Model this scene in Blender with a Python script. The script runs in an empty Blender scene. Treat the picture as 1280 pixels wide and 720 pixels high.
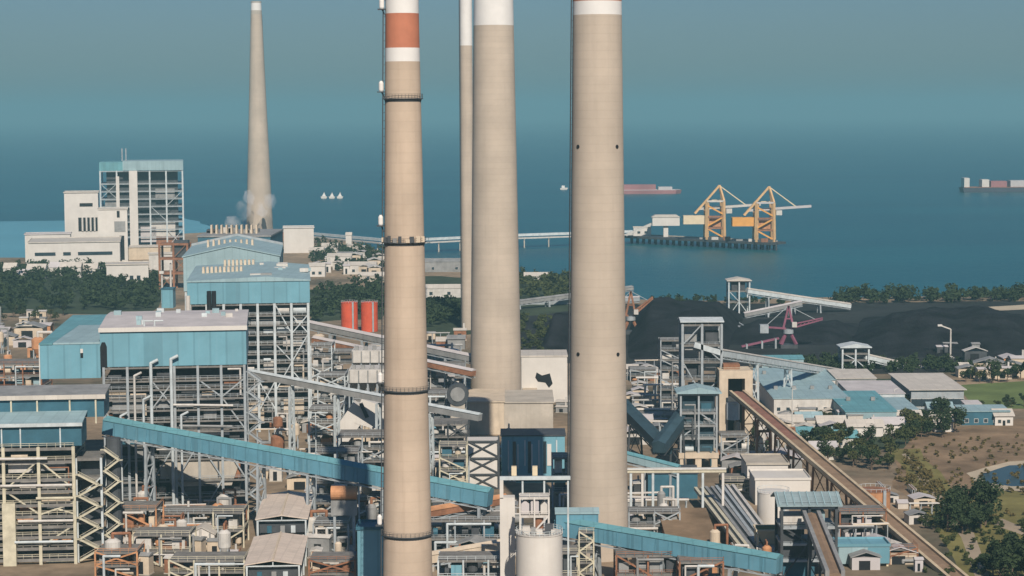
import bpy, math, random
from mathutils import Vector, Matrix, noise as mnoise
R = math.radians
scene = bpy.context.scene
col = scene.collection
random.seed(7)

# ------------------------------------------------------------------ camera
F_PX, CX, CY = 2567.0, 640.0, 360.0            # focal length and centre of the 1280x720 frame
CAM_H = 140.0
cam_data = bpy.data.cameras.new('camera')
cam = bpy.data.objects.new('camera', cam_data)
col.objects.link(cam)
cam_data.sensor_width = 36.0
cam_data.lens = 36.0 * F_PX / 1280.0
cam_data.clip_start = 5.0
cam_data.clip_end = 120000.0
PITCH = math.atan(220.0 / F_PX)
CAM_M = Matrix.Translation((0, 0, CAM_H)) @ Matrix.Rotation(R(90) - PITCH, 4, 'X') @ Matrix.Rotation(R(-0.33), 4, 'Z')
cam.matrix_world = CAM_M
scene.camera = cam

# ------------------------------------------------------------------ sky, sun, exposure
SUN_EL, SUN_AZ = 38.0, 10.0                    # azimuth to the right of straight behind the camera
world = bpy.data.worlds.new('World')
scene.world = world
world.use_nodes = True
wn, wl = world.node_tree.nodes, world.node_tree.links
sky = wn.new('ShaderNodeTexSky')
sky.sky_type = 'NISHITA'
sky.sun_disc = False
sky.sun_elevation = R(SUN_EL)
sky.sun_rotation = R(180 - SUN_AZ)
sky.altitude = 100
sky.air_density = 1.3
sky.dust_density = 0.6
sky.ozone_density = 2.5
wn['Background'].inputs['Strength'].default_value = 0.062
tint = wn.new('ShaderNodeMix'); tint.data_type = 'RGBA'; tint.blend_type = 'MULTIPLY'
tint.inputs['Factor'].default_value = 1.0
tint.inputs['B'].default_value = (0.345, 0.515, 0.81, 1)
wl.new(sky.outputs[0], tint.inputs['A'])
wl.new(tint.outputs['Result'], wn['Background'].inputs['Color'])
sun_data = bpy.data.lights.new('sun', 'SUN')
sun_data.energy = 5.0
sun_data.angle = R(0.5)
sun_data.color = (1.0, 0.90, 0.79)
sun = bpy.data.objects.new('sun', sun_data)
col.objects.link(sun)
_to = Vector((math.sin(R(SUN_AZ)) * math.cos(R(SUN_EL)), -math.cos(R(SUN_AZ)) * math.cos(R(SUN_EL)), math.sin(R(SUN_EL))))
sun.rotation_euler = _to.to_track_quat('Z', 'Y').to_euler()
sun.location = (0, -300, 500)
scene.view_settings.view_transform = 'Standard'
scene.view_settings.look = 'None'
scene.view_settings.exposure = 0.2
scene.view_settings.gamma = 1.0
scene.cycles.max_bounces = 5
scene.cycles.volume_bounces = 2
scene.cycles.transparent_max_bounces = 4

# ------------------------------------------------------------------ helpers
def ray(u, v):
    d = Vector(((u - CX) / F_PX, (CY - v) / F_PX, -1.0))
    return (CAM_M.to_3x3() @ d)
def at(u, v, Y):
    d = ray(u, v); t = Y / d.y
    return Vector((d.x * t, Y, CAM_H + d.z * t))
def gp(u, v, z=0.0):
    d = ray(u, v); t = (z - CAM_H) / d.z
    return Vector((d.x * t, d.y * t, z))
def mpp(Y):                                     # metres per photograph pixel at depth Y
    return Y / F_PX

class MB:
    def __init__(s): s.v = []; s.f = []
    def add(s, vs, fs):
        o = len(s.v); s.v += [tuple(q) for q in vs]; s.f += [tuple(i + o for i in f) for f in fs]; return s
    def hexa(s, p):                             # 8 corners: bottom 4 ccw, top 4 ccw
        return s.add(p, [(3, 2, 1, 0), (4, 5, 6, 7), (0, 1, 5, 4), (1, 2, 6, 5), (2, 3, 7, 6), (3, 0, 4, 7)])
    def box(s, x0, x1, y0, y1, z0, z1):
        return s.hexa([(x0, y0, z0), (x1, y0, z0), (x1, y1, z0), (x0, y1, z0), (x0, y0, z1), (x1, y0, z1), (x1, y1, z1), (x0, y1, z1)])
    def bar(s, p, q, w, h=None):
        p, q = Vector(p), Vector(q); h = h or w
        d = (q - p)
        if d.length < 1e-6: return s
        d.normalize()
        side = d.cross(Vector((0, 0, 1)))
        side = Vector((1, 0, 0)) if side.length < 1e-3 else side.normalized()
        up = side.cross(d).normalized()
        a, b = side * w / 2, up * h / 2
        return s.hexa([p - a - b, p + a - b, q + a - b, q - a - b, p - a + b, p + a + b, q + a + b, q - a + b])
    def tube(s, p, q, r, r2=None, n=10):
        p, q = Vector(p), Vector(q); r2 = r if r2 is None else r2
        d = (q - p).normalized()
        a = d.orthogonal().normalized(); b = d.cross(a)
        vs = []
        for c, rr in ((p, r), (q, r2)):
            for i in range(n):
                t = 2 * math.pi * i / n
                vs.append(c + (a * math.cos(t) + b * math.sin(t)) * rr)
        fs = [(i, (i + 1) % n, n + (i + 1) % n, n + i) for i in range(n)]
        fs += [tuple(range(n - 1, -1, -1)), tuple(range(n, 2 * n))]
        return s.add(vs, fs)
    def lathe(s, prof, n=24, c=(0, 0), cap=True):
        vs, fs = [], []
        for r, z in prof:
            for i in range(n):
                t = 2 * math.pi * i / n
                vs.append((c[0] + r * math.cos(t), c[1] + r * math.sin(t), z))
        for k in range(len(prof) - 1):
            for i in range(n):
                fs.append((k * n + i, k * n + (i + 1) % n, (k + 1) * n + (i + 1) % n, (k + 1) * n + i))
        if cap:
            fs.append(tuple(range(n - 1, -1, -1))); fs.append(tuple((len(prof) - 1) * n + i for i in range(n)))
        return s.add(vs, fs)
    def prism(s, poly, axis, a, b):             # poly in the two other axes, extruded along axis from a to b
        n = len(poly)
        def P(q, t):
            return {'x': (t, q[0], q[1]), 'y': (q[0], t, q[1]), 'z': (q[0], q[1], t)}[axis]
        vs = [P(q, a) for q in poly] + [P(q, b) for q in poly]
        fs = [(i, (i + 1) % n, n + (i + 1) % n, n + i) for i in range(n)] + [tuple(range(n - 1, -1, -1)), tuple(range(n, 2 * n))]
        return s.add(vs, fs)
    def slab(s, pts, th):                       # four top corners (ccw from above) with a thickness downwards
        d = Vector((0, 0, th)); pts = [Vector(p) for p in pts]
        return s.hexa([p - d for p in pts] + pts)
    def build(s, name, m, parent=None, smooth=False, label=None, loc=None):
        me = bpy.data.meshes.new(name)
        me.from_pydata(s.v, [], s.f); me.validate()
        import bmesh
        bm = bmesh.new(); bm.from_mesh(me)
        bmesh.ops.recalc_face_normals(bm, faces=bm.faces)
        bm.to_mesh(me); bm.free()
        if smooth:
            for p in me.polygons: p.use_smooth = True
        me.materials.append(m)
        o = bpy.data.objects.new(name, me); col.objects.link(o)
        if parent is not None: o.parent = parent
        if loc is not None: o.location = loc
        if label: o['label'] = label
        return o

def tag(o, label=None, cat=None, group=None, kind=None):
    if label: o['label'] = label
    if cat: o['category'] = cat
    if group: o['group'] = group
    if kind: o['kind'] = kind
    return o
def thing(name, label, cat, loc=(0, 0, 0), rz=0.0, group=None):
    o = bpy.data.objects.new(name, None); col.objects.link(o)
    o.empty_display_size = 2
    o.location = loc; o.rotation_euler = (0, 0, rz)
    return tag(o, label, cat, group)
def copy_tree(o, parent=None, **kw):
    c = o.copy(); col.objects.link(c); c.parent = parent
    for ch in list(o.children): copy_tree(ch, c)
    return c

# ------------------------------------------------------------------ materials
def mat(name, c, rough=0.8, metal=0.0, var=0.18, scale=0.25, streak=0.0, streak_col=None, bump=0.0, ribs=0.0, panel=None, spec=0.3, sfreq=(0.5, 1.6, 0.06)):
    """procedural: large noise patches, vertical streaks of dirt, fine grain, optional panel joints"""
    m = bpy.data.materials.new(name); m.use_nodes = True
    n, l = m.node_tree.nodes, m.node_tree.links
    b = n['Principled BSDF']
    b.inputs['Roughness'].default_value = rough; b.inputs['Metallic'].default_value = metal
    b.inputs['Specular IOR Level'].default_value = spec
    geo = n.new('ShaderNodeNewGeometry')
    def noise_(sc, vec=(1, 1, 1), det=4.0, rgh=0.6):
        mp = n.new('ShaderNodeMapping'); mp.inputs['Scale'].default_value = vec
        l.new(geo.outputs['Position'], mp.inputs['Vector'])
        t = n.new('ShaderNodeTexNoise'); t.inputs['Scale'].default_value = sc; t.inputs['Detail'].default_value = det
        t.inputs['Roughness'].default_value = rgh
        l.new(mp.outputs[0], t.inputs['Vector']); return t.outputs['Fac']
    def mix(f, a, bb, mode='MIX'):
        x = n.new('ShaderNodeMix'); x.data_type = 'RGBA'; x.blend_type = mode
        if isinstance(f, (int, float)): x.inputs['Factor'].default_value = f
        else: l.new(f, x.inputs['Factor'])
        for k, q in (('A', a), ('B', bb)):
            if isinstance(q, tuple): x.inputs[k].default_value = (*q[:3], 1)
            else: l.new(q, x.inputs[k])
        return x.outputs['Result']
    def ramp(f, lo, hi):
        r = n.new('ShaderNodeMapRange'); r.inputs['From Min'].default_value = lo; r.inputs['From Max'].default_value = hi
        l.new(f, r.inputs['Value']); return r.outputs['Result']
    lo = tuple(max(0, q * (1 - var)) for q in c); hi = tuple(min(0.9, q * (1 + var)) for q in c)
    cc = mix(ramp(noise_(scale), 0.3, 0.7), lo, hi)
    fine = ramp(noise_(scale * 9, det=3), 0.3, 0.7)
    cc = mix(fine, mix(0.35 * min(1, var * 3), cc, tuple(q * 0.72 for q in c)), cc)
    if streak > 0:
        sc = streak_col or tuple(q * 0.45 for q in c)
        f = ramp(noise_(sfreq[0], (sfreq[1], sfreq[1], sfreq[2]), 5, 0.7), 0.5, 0.8)
        k = n.new('ShaderNodeMath'); k.operation = 'MULTIPLY'; k.inputs[1].default_value = streak; l.new(f, k.inputs[0])
        cc = mix(k.outputs[0], cc, sc)
    if panel:
        px_, pz_, dk = panel
        sn_ = n.new('ShaderNodeVectorMath'); sn_.operation = 'SNAP'; sn_.inputs[1].default_value = (px_ or 500, px_ or 500, pz_ or 500)
        l.new(geo.outputs['Position'], sn_.inputs[0])
        wnz = n.new('ShaderNodeTexWhiteNoise'); wnz.noise_dimensions = '3D'; l.new(sn_.outputs[0], wnz.inputs['Vector'])
        kk = n.new('ShaderNodeMath'); kk.operation = 'MULTIPLY'; kk.inputs[1].default_value = 0.32 if px_ else 0.12; l.new(wnz.outputs['Value'], kk.inputs[0])
        cc = mix(kk.outputs[0], cc, tuple(q * 0.62 + 0.03 for q in c))
        w = n.new('ShaderNodeSeparateXYZ'); l.new(geo.outputs['Position'], w.inputs[0])
        last = None
        for ax, pitch in (('X', px_), ('Y', px_), ('Z', pz_)):
            if not pitch: continue
            q = n.new('ShaderNodeMath'); q.operation = 'PINGPONG'; q.inputs[1].default_value = pitch / 2; l.new(w.outputs[ax], q.inputs[0])
            g = n.new('ShaderNodeMath'); g.operation = 'LESS_THAN'; g.inputs[1].default_value = pitch * 0.06; l.new(q.outputs[0], g.inputs[0])
            if last is None: last = g.outputs[0]
            else:
                mx = n.new('ShaderNodeMath'); mx.operation = 'MAXIMUM'; l.new(last, mx.inputs[0]); l.new(g.outputs[0], mx.inputs[1]); last = mx.outputs[0]
        k = n.new('ShaderNodeMath'); k.operation = 'MULTIPLY'; k.inputs[1].default_value = dk; l.new(last, k.inputs[0])
        cc = mix(k.outputs[0], cc, tuple(q * 0.4 for q in c))
    l.new(cc, b.inputs['Base Color'])
    if bump > 0:
        bp = n.new('ShaderNodeBump'); bp.inputs['Strength'].default_value = bump; bp.inputs['Distance'].default_value = 0.3
        l.new(fine, bp.inputs['Height']); l.new(bp.outputs[0], b.inputs['Normal'])
    return m

M = {}
M['concrete'] = mat('stack_concrete', (0.435, 0.365, 0.288), 0.9, var=0.12, scale=0.05, streak=0.34, streak_col=(0.25, 0.21, 0.17), panel=(0, 2.6, 0.09), sfreq=(0.22, 1.0, 0.05))
M['concrete_warm'] = mat('warm_stack_concrete', (0.45, 0.355, 0.265), 0.9, var=0.13, scale=0.06, streak=0.42, streak_col=(0.25, 0.18, 0.13), panel=(0, 2.6, 0.08), sfreq=(0.26, 1.0, 0.05))
M['concrete_grey'] = mat('grey_concrete', (0.40, 0.36, 0.30), 0.9, var=0.2, scale=0.1, streak=0.4)
M['beige'] = mat('beige_plaster', (0.52, 0.43, 0.32), 0.85, var=0.15, scale=0.2, streak=0.35)
M['white'] = mat('white_paint', (0.56, 0.53, 0.48), 0.6, var=0.07, scale=0.12, streak=0.3, streak_col=(0.42, 0.36, 0.29))
M['white_band'] = mat('white_band_paint', (0.64, 0.62, 0.58), 0.7, var=0.05, scale=0.2)
M['orange_band'] = mat('faded_orange_paint', (0.43, 0.16, 0.09), 0.8, var=0.15, scale=0.15, streak=0.2)
M['blue'] = mat('blue_cladding', (0.14, 0.31, 0.37), 0.55, var=0.10, scale=0.12, streak=0.35, streak_col=(0.2, 0.33, 0.38), panel=(5.5, 0, 0.28))
M['blue_light'] = mat('light_blue_roofing', (0.27, 0.38, 0.40), 0.6, var=0.12, scale=0.1, streak=0.2, panel=(4.0, 0, 0.2))
M['teal'] = mat('teal_roofing', (0.12, 0.29, 0.32), 0.6, var=0.15, scale=0.1, panel=(4.0, 0, 0.25))
M['blue_dark'] = mat('dark_blue_cladding', (0.035, 0.11, 0.15), 0.6, var=0.2, scale=0.2)
M['blue_conv'] = mat('conveyor_blue_cladding', (0.10, 0.25, 0.32), 0.6, var=0.14, scale=0.2, streak=0.3, streak_col=(0.19, 0.25, 0.26), panel=(4.2, 0, 0.35))
M['roof_white'] = mat('off_white_roofing', (0.52, 0.475, 0.41), 0.6, var=0.10, scale=0.15, streak=0.2, panel=(4.0, 0, 0.15))
M['shed_roof'] = mat('warm_white_sheeting', (0.60, 0.50, 0.41), 0.6, var=0.12, scale=0.2, streak=0.25, panel=(3.4, 0, 0.18))
M['grey_roof'] = mat('grey_green_roofing', (0.24, 0.31, 0.32), 0.6, var=0.15, scale=0.2, panel=(2.2, 0, 0.3))
M['roof_pink'] = mat('weathered_pale_roofing', (0.45, 0.42, 0.41), 0.7, var=0.14, scale=0.12)
M['steel'] = mat('painted_grey_steel', (0.30, 0.33, 0.34), 0.6, var=0.2, scale=0.3, streak=0.3, streak_col=(0.25, 0.16, 0.1))
M['steel_light'] = mat('pale_steel', (0.46, 0.50, 0.50), 0.6, var=0.2, scale=0.3, streak=0.3)
M['steel_beige'] = mat('cream_painted_steel', (0.50, 0.46, 0.34), 0.7, var=0.2, scale=0.4, streak=0.3)
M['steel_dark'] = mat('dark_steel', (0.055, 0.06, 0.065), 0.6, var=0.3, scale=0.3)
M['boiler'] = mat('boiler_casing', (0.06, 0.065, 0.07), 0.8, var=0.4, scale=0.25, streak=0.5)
M['grating'] = mat('floor_grating', (0.17, 0.16, 0.145), 0.8, var=0.3, scale=0.4)
M['duct'] = mat('grey_ducting', (0.24, 0.24, 0.23), 0.6, var=0.25, scale=0.2, streak=0.4)
M['lagging'] = mat('pale_lagging', (0.50, 0.475, 0.43), 0.55, var=0.15, scale=0.35, streak=0.4, streak_col=(0.3, 0.22, 0.16))
M['rust'] = mat('rusty_steel', (0.26, 0.12, 0.065), 0.85, var=0.35, scale=0.3, streak=0.4)
M['orange'] = mat('orange_brown_paint', (0.47, 0.23, 0.11), 0.75, var=0.3, scale=0.3, streak=0.3)
M['red'] = mat('red_orange_tank_paint', (0.55, 0.085, 0.035), 0.5, var=0.15, scale=0.2, streak=0.3)
M['red_belt'] = mat('red_brown_belt_cover', (0.22, 0.11, 0.08), 0.8, var=0.25, scale=0.3)
M['magenta'] = mat('faded_magenta_steel', (0.22, 0.075, 0.115), 0.7, var=0.25, scale=0.3)
M['yellow'] = mat('yellow_crane_paint', (0.62, 0.30, 0.07), 0.6, var=0.12, scale=0.2)
M['crane_white'] = mat('crane_cream_paint', (0.60, 0.50, 0.34), 0.6, var=0.1, scale=0.2)
M['coal'] = mat('coal', (0.016, 0.017, 0.020), 1.0, var=0.7, scale=0.06, bump=0.8, spec=0.05)
M['dark'] = mat('dark_opening', (0.012, 0.013, 0.015), 0.9, var=0.2)
M['glass'] = mat('dark_window_glass', (0.03, 0.045, 0.055), 0.15, var=0.2, spec=0.6)
M['bark'] = mat('bark', (0.12, 0.085, 0.06), 0.95, var=0.3, scale=1.0)
# ------------------------------------------------------------------ setting
def link_noise(m, sc, vec=(1, 1, 1), det=6.0):
    n, l = m.node_tree.nodes, m.node_tree.links
    geo = n.new('ShaderNodeNewGeometry'); mp = n.new('ShaderNodeMapping'); mp.inputs['Scale'].default_value = vec
    l.new(geo.outputs['Position'], mp.inputs['Vector'])
    t = n.new('ShaderNodeTexNoise'); t.inputs['Scale'].default_value = sc; t.inputs['Detail'].default_value = det
    l.new(mp.outputs[0], t.inputs['Vector']); return t
def sea_mat():
    m = bpy.data.materials.new('sea_water'); m.use_nodes = True
    n, l = m.node_tree.nodes, m.node_tree.links; b = n['Principled BSDF']
    t = link_noise(m, 0.004, (0.35, 1, 1), 7)
    r = n.new('ShaderNodeValToRGB'); l.new(t.outputs['Fac'], r.inputs[0])
    r.color_ramp.elements[0].position = 0.3; r.color_ramp.elements[0].color = (0.003, 0.058, 0.078, 1)
    r.color_ramp.elements[1].position = 0.7; r.color_ramp.elements[1].color = (0.006, 0.094, 0.112, 1)
    l.new(r.outputs[0], b.inputs['Base Color'])
    b.inputs['Roughness'].default_value = 0.32; b.inputs['IOR'].default_value = 1.33
    b.inputs['Specular IOR Level'].default_value = 0.25
    w = link_noise(m, 0.09, (1, 0.6, 1), 4); w2 = link_noise(m, 0.5, (1, 0.5, 1), 3)
    a = n.new('ShaderNodeMath'); a.operation = 'ADD'; l.new(w.outputs['Fac'], a.inputs[0]); l.new(w2.outputs['Fac'], a.inputs[1])
    bp = n.new('ShaderNodeBump'); bp.inputs['Strength'].default_value = 0.7; bp.inputs['Distance'].default_value = 1.2
    l.new(a.outputs[0], bp.inputs['Height']); l.new(bp.outputs[0], b.inputs['Normal'])
    return m
M['sea'] = sea_mat()
FAR = 42000
sea = MB(); sea.add([(-30000, -300, -2.0), (30000, -300, -2.0), (30000, FAR, -2.0), (-30000, FAR, -2.0)], [(0, 1, 2, 3)])
tag(sea.build('sea', M['sea']), kind='structure')

def ground_mat():
    m = bpy.data.materials.new('plant_ground'); m.use_nodes = True
    n, l = m.node_tree.nodes, m.node_tree.links; b = n['Principled BSDF']; b.inputs['Roughness'].default_value = 0.95
    b.inputs['Specular IOR Level'].default_value = 0.1
    t = link_noise(m, 0.012, det=7); r = n.new('ShaderNodeValToRGB'); l.new(t.outputs['Fac'], r.inputs[0])
    e = r.color_ramp.elements
    e[0].position = 0.30; e[0].color = (0.055, 0.06, 0.04, 1)
    e[1].position = 0.72; e[1].color = (0.34, 0.25, 0.165, 1)
    q = e.new(0.45); q.color = (0.19, 0.145, 0.10, 1)
    t2 = link_noise(m, 0.15, det=5)
    x = n.new('ShaderNodeMix'); x.data_type = 'RGBA'; x.blend_type = 'OVERLAY'; x.inputs['Factor'].default_value = 0.6
    l.new(r.outputs[0], x.inputs['A']); l.new(t2.outputs['Fac'], x.inputs['B']); l.new(x.outputs['Result'], b.inputs['Base Color'])
    return m
M['ground'] = ground_mat()
# shoreline traced along the water's edge of the place
SHORE = [(-400, 322), (-60, 322), (40, 322), (110, 302), (230, 292), (300, 288), (400, 296), (440, 301), (470, 312), (500, 325), (540, 334), (600, 342), (700, 349),
         (780, 374), (900, 376), (1000, 372), (1100, 371), (1200, 370), (1300, 369), (1700, 366)]
pts = [gp(u, v, 0) for u, v in SHORE]
g = MB()
ring_top = [(-1500, -250, 0), (1500, -250, 0)] + [tuple(p) for p in reversed(pts)]
n_ = len(ring_top)
low = [(x, y + (14 if i > 1 else 0), -6.0) for i, (x, y, z) in enumerate(ring_top)]
g.add(ring_top + low, [tuple(range(n_))] + [(i, i + n_, (i + 1) % n_ + n_, (i + 1) % n_) for i in range(n_)])
tag(g.build('ground', M['ground']), kind='structure')

def patch(name, uv, m, dz, kind='structure', wob=0.0):
    P = [gp(u, v, dz) for u, v in uv]
    out = []
    for i in range(len(P)):                     # wobbly edge
        a, b_ = P[i], P[(i + 1) % len(P)]
        for k in range(8):
            q = a.lerp(b_, k / 8)
            o = mnoise.noise_vector(q * 0.03) * wob
            out.append((q.x + o.x, q.y + o.y * 2, dz))
    mb = MB(); mb.add(out, [tuple(range(len(out)))])
    return tag(mb.build(name, m), kind=kind)
# ------------------------------------------------------------------ builders for industrial things
def rect(u0, u1, v0, v1, Y):
    """pixel rectangle at depth Y -> x0, x1, z_low, z_high"""
    a, b = at(u0, v1, Y), at(u1, v0, Y)
    return a.x, b.x, a.z, b.z

def steel_frame(t, x0, x1, y0, y1, z0, levels, nx=4, ny=2, cw=0.8, m='steel', mf='grating', braces=(), rails=True, beam=0.6, slab=True, inset=0.0, colname='column'):
    """columns, floors (plate with edge girders), railings and braces as parts of thing t, in t's own frame"""
    xs = [x0 + (x1 - x0) * i / (nx - 1) for i in range(nx)]
    ys = [y0 + (y1 - y0) * j / (ny - 1) for j in range(ny)]
    top = levels[-1]
    for j, y in enumerate(ys):
        for i, x in enumerate(xs):
            if 0 < j < ny - 1 and 0 < i < nx - 1: continue
            mb = MB(); mb.box(x - cw / 2, x + cw / 2, y - cw / 2, y + cw / 2, z0, top - 0.01); mb.build(colname, M[m], t)
    for z in levels:
        mb = MB()
        if slab: mb.box(x0 + 0.1, x1 - 0.1, y0 + 0.1 + inset, y1 - 0.1, z - 0.22, z - 0.02)
        for y in ys: mb.box(x0, x1, y - beam * 0.35, y + beam * 0.35, z - 0.25 - beam, z - 0.23)
        for x in (xs[0], xs[-1]): mb.box(x - beam * 0.3, x + beam * 0.3, y0, y1, z - 0.28 - beam, z - 0.26)
        mb.build('floor', M[mf], t)
        if rails:
            mb = MB()
            for h in (0.6, 1.15):
                mb.bar((x0, y0 - 0.2, z + h), (x1, y0 - 0.2, z + h), 0.12)
                mb.bar((x1 + 0.2, y0, z + h), (x1 + 0.2, y1, z + h), 0.12)
            k = max(2, int((x1 - x0) / 2.5))
            for i in range(k + 1):
                x = x0 + (x1 - x0) * i / k
                mb.box(x - 0.05, x + 0.05, y0 - 0.25, y0 - 0.15, z - 0.3, z + 1.15)
            mb.build('railing', M[m], t)
    for (i, ka, kb, d) in braces:               # bay i between level ka and kb; d = 1 rising right, -1 falling, 0 cross
        lv = [z0] + list(levels)
        za, zb = lv[ka], lv[kb]
        for s in ((1,), (-1,), (1, -1))[0 if d == 1 else 1 if d == -1 else 2]:
            p, q = (xs[i], y0, za), (xs[i + 1], y0, zb)
            if s < 0: p, q = (xs[i + 1], y0 + 0.06, za), (xs[i], y0 + 0.06, zb)
            MB().bar(p, q, 0.45, 0.45).build('brace', M[m], t)

def stair_tower(t, x, y, w, z0, z1, step, m='steel_beige', d=2.0):
    """zigzag flights as parts"""
    z, k = z0, 0
    while z + step <= z1 + 0.01:
        a, b = (x, x + w) if k % 2 == 0 else (x + w, x)
        mb = MB(); mb.bar((a, y, z), (b, y, z + step), d, 0.55)
        mb.bar((a, y - d / 2, z + 1.1), (b, y - d / 2, z + step + 1.1), 0.12)
        mb.box(min(b, b + (1.2 if b > a else -1.2)), max(b, b + (1.2 if b > a else -1.2)), y - d / 2, y + d / 2, z + step - 0.2, z + step)
        mb.build('stair_flight', M[m], t)
        z += step; k += 1

def gallery(name, label, P, Q, w, h, m_wall, m_roof, trestles=(), group=None, open_top=False, leg=0.7, mleg='steel', ribs=0, under=True, roof_over=0.25, cat='conveyor', pitch=0.22, tw=1.0, belt2=None):
    """inclined conveyor gallery from P to Q (centres of the floor), with trestle legs"""
    P, Q = Vector(P), Vector(Q)
    t = thing(name, label, cat, (P.x, P.y, 0), 0, group)
    o = Vector((P.x, P.y, 0)); a, b = P - o, Q - o
    d = (b - a).normalized(); side = d.cross(Vector((0, 0, 1))).normalized(); up = side.cross(d).normalized()
    def sect(mb, poly, pa=a, pb=b):
        n = len(poly)
        vs = [pa + side * x + up * z for x, z in poly] + [pb + side * x + up * z for x, z in poly]
        mb.add(vs, [(i, (i + 1) % n, n + (i + 1) % n, n + i) for i in range(n)] + [tuple(range(n - 1, -1, -1)), tuple(range(n, 2 * n))])
    if not open_top:
        mb = MB(); sect(mb, [(-w / 2, 0), (w / 2, 0), (w / 2, h), (-w / 2, h)]); mb.build('gallery_wall', M[m_wall], t)
        mb = MB(); ov = roof_over
        sect(mb, [(-w / 2 - ov, h + 0.01), (w / 2 + ov, h + 0.01), (w / 2 + ov, h + 0.15), (0, h + 0.15 + w * pitch), (-w / 2 - ov, h + 0.15)])
        mb.build('roof', M[m_roof], t)
        if ribs:
            L = (b - a).length; k = int(L / ribs)
            for i in range(1, k):
                c = a + d * (L * i / k)
                for s in (1, -1):
                    mb = MB(); mb.bar(c + side * s * (w / 2 + 0.06) + up * 0.1, c + side * s * (w / 2 + 0.06) + up * h, 0.22, 0.1)
                    mb.build('wall_post', M[m_wall], t)
    else:
        for s in (1, -1):
            mb = MB(); sect(mb, [(s * w / 2 - 0.55, 0), (s * w / 2 + 0.55, 0), (s * w / 2 + 0.55, h), (s * w / 2 - 0.55, h)]); mb.build('side_girder', M[m_wall], t)
        prof = [(-w / 2 + 0.56, 0.2), (w / 2 - 0.56, 0.2), (w / 2 - 0.56, h * 0.45), (0, h * 0.72), (-w / 2 + 0.56, h * 0.45)]
        if belt2:
            cpt_ = a.lerp(b, belt2[0]); mb = MB(); sect(mb, prof, a, cpt_ - d * 0.02); mb.build('belt', M[m_roof], t)
            mb = MB(); sect(mb, prof, cpt_, b); mb.build('belt', M[belt2[1]], t)
        else:
            mb = MB(); sect(mb, prof); mb.build('belt', M[m_roof], t)
    if under:
        mb = MB()
        for s in (1, -1):
            mb.bar(a + side * s * w * 0.42 - up * 0.9, b + side * s * w * 0.42 - up * 0.9, 0.35)
        L = (b - a).length; k = max(2, int(L / 5))
        for i in range(k):
            p, q = a + d * (L * i / k), a + d * (L * (i + 1) / k)
            for s in (1, -1):
                mb.bar(p + side * s * w * 0.42 - up * (0.9 if i % 2 else 0.1), q + side * s * w * 0.42 - up * (0.1 if i % 2 else 0.9), 0.2)
        mb.build('under_truss', M[mleg], t)
    for f in trestles:
        c = a.lerp(b, f); zt = c.z - 1.0
        if zt < 1.5: continue
        mb = MB()
        hw = w * 0.45; sp = hw * 1.35 * tw
        ends = []
        for s in (1, -1):
            p = c + side * s * hw; g = Vector((c.x, c.y, 0)) + Vector((side.x, side.y, 0)) * s * sp; g.z = 0
            p.z = zt; ends.append((g, p)); mb.bar(g, p, leg)
        mb.bar(ends[0][1], ends[1][1], leg * 0.8)
        n = max(1, int(zt / 7))
        for i in range(n):
            f0, f1 = i / n, (i + 1) / n
            mb.bar(ends[0][0].lerp(ends[0][1], f0), ends[1][0].lerp(ends[1][1], f1), leg * 0.45)
            mb.bar(ends[1][0].lerp(ends[1][1], f0), ends[0][0].lerp(ends[0][1], f1), leg * 0.45)
            if i: mb.bar(ends[0][0].lerp(ends[0][1], f0), ends[1][0].lerp(ends[1][1], f0), leg * 0.5)
        mb.build('trestle', M[mleg], t)
    return t

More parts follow.
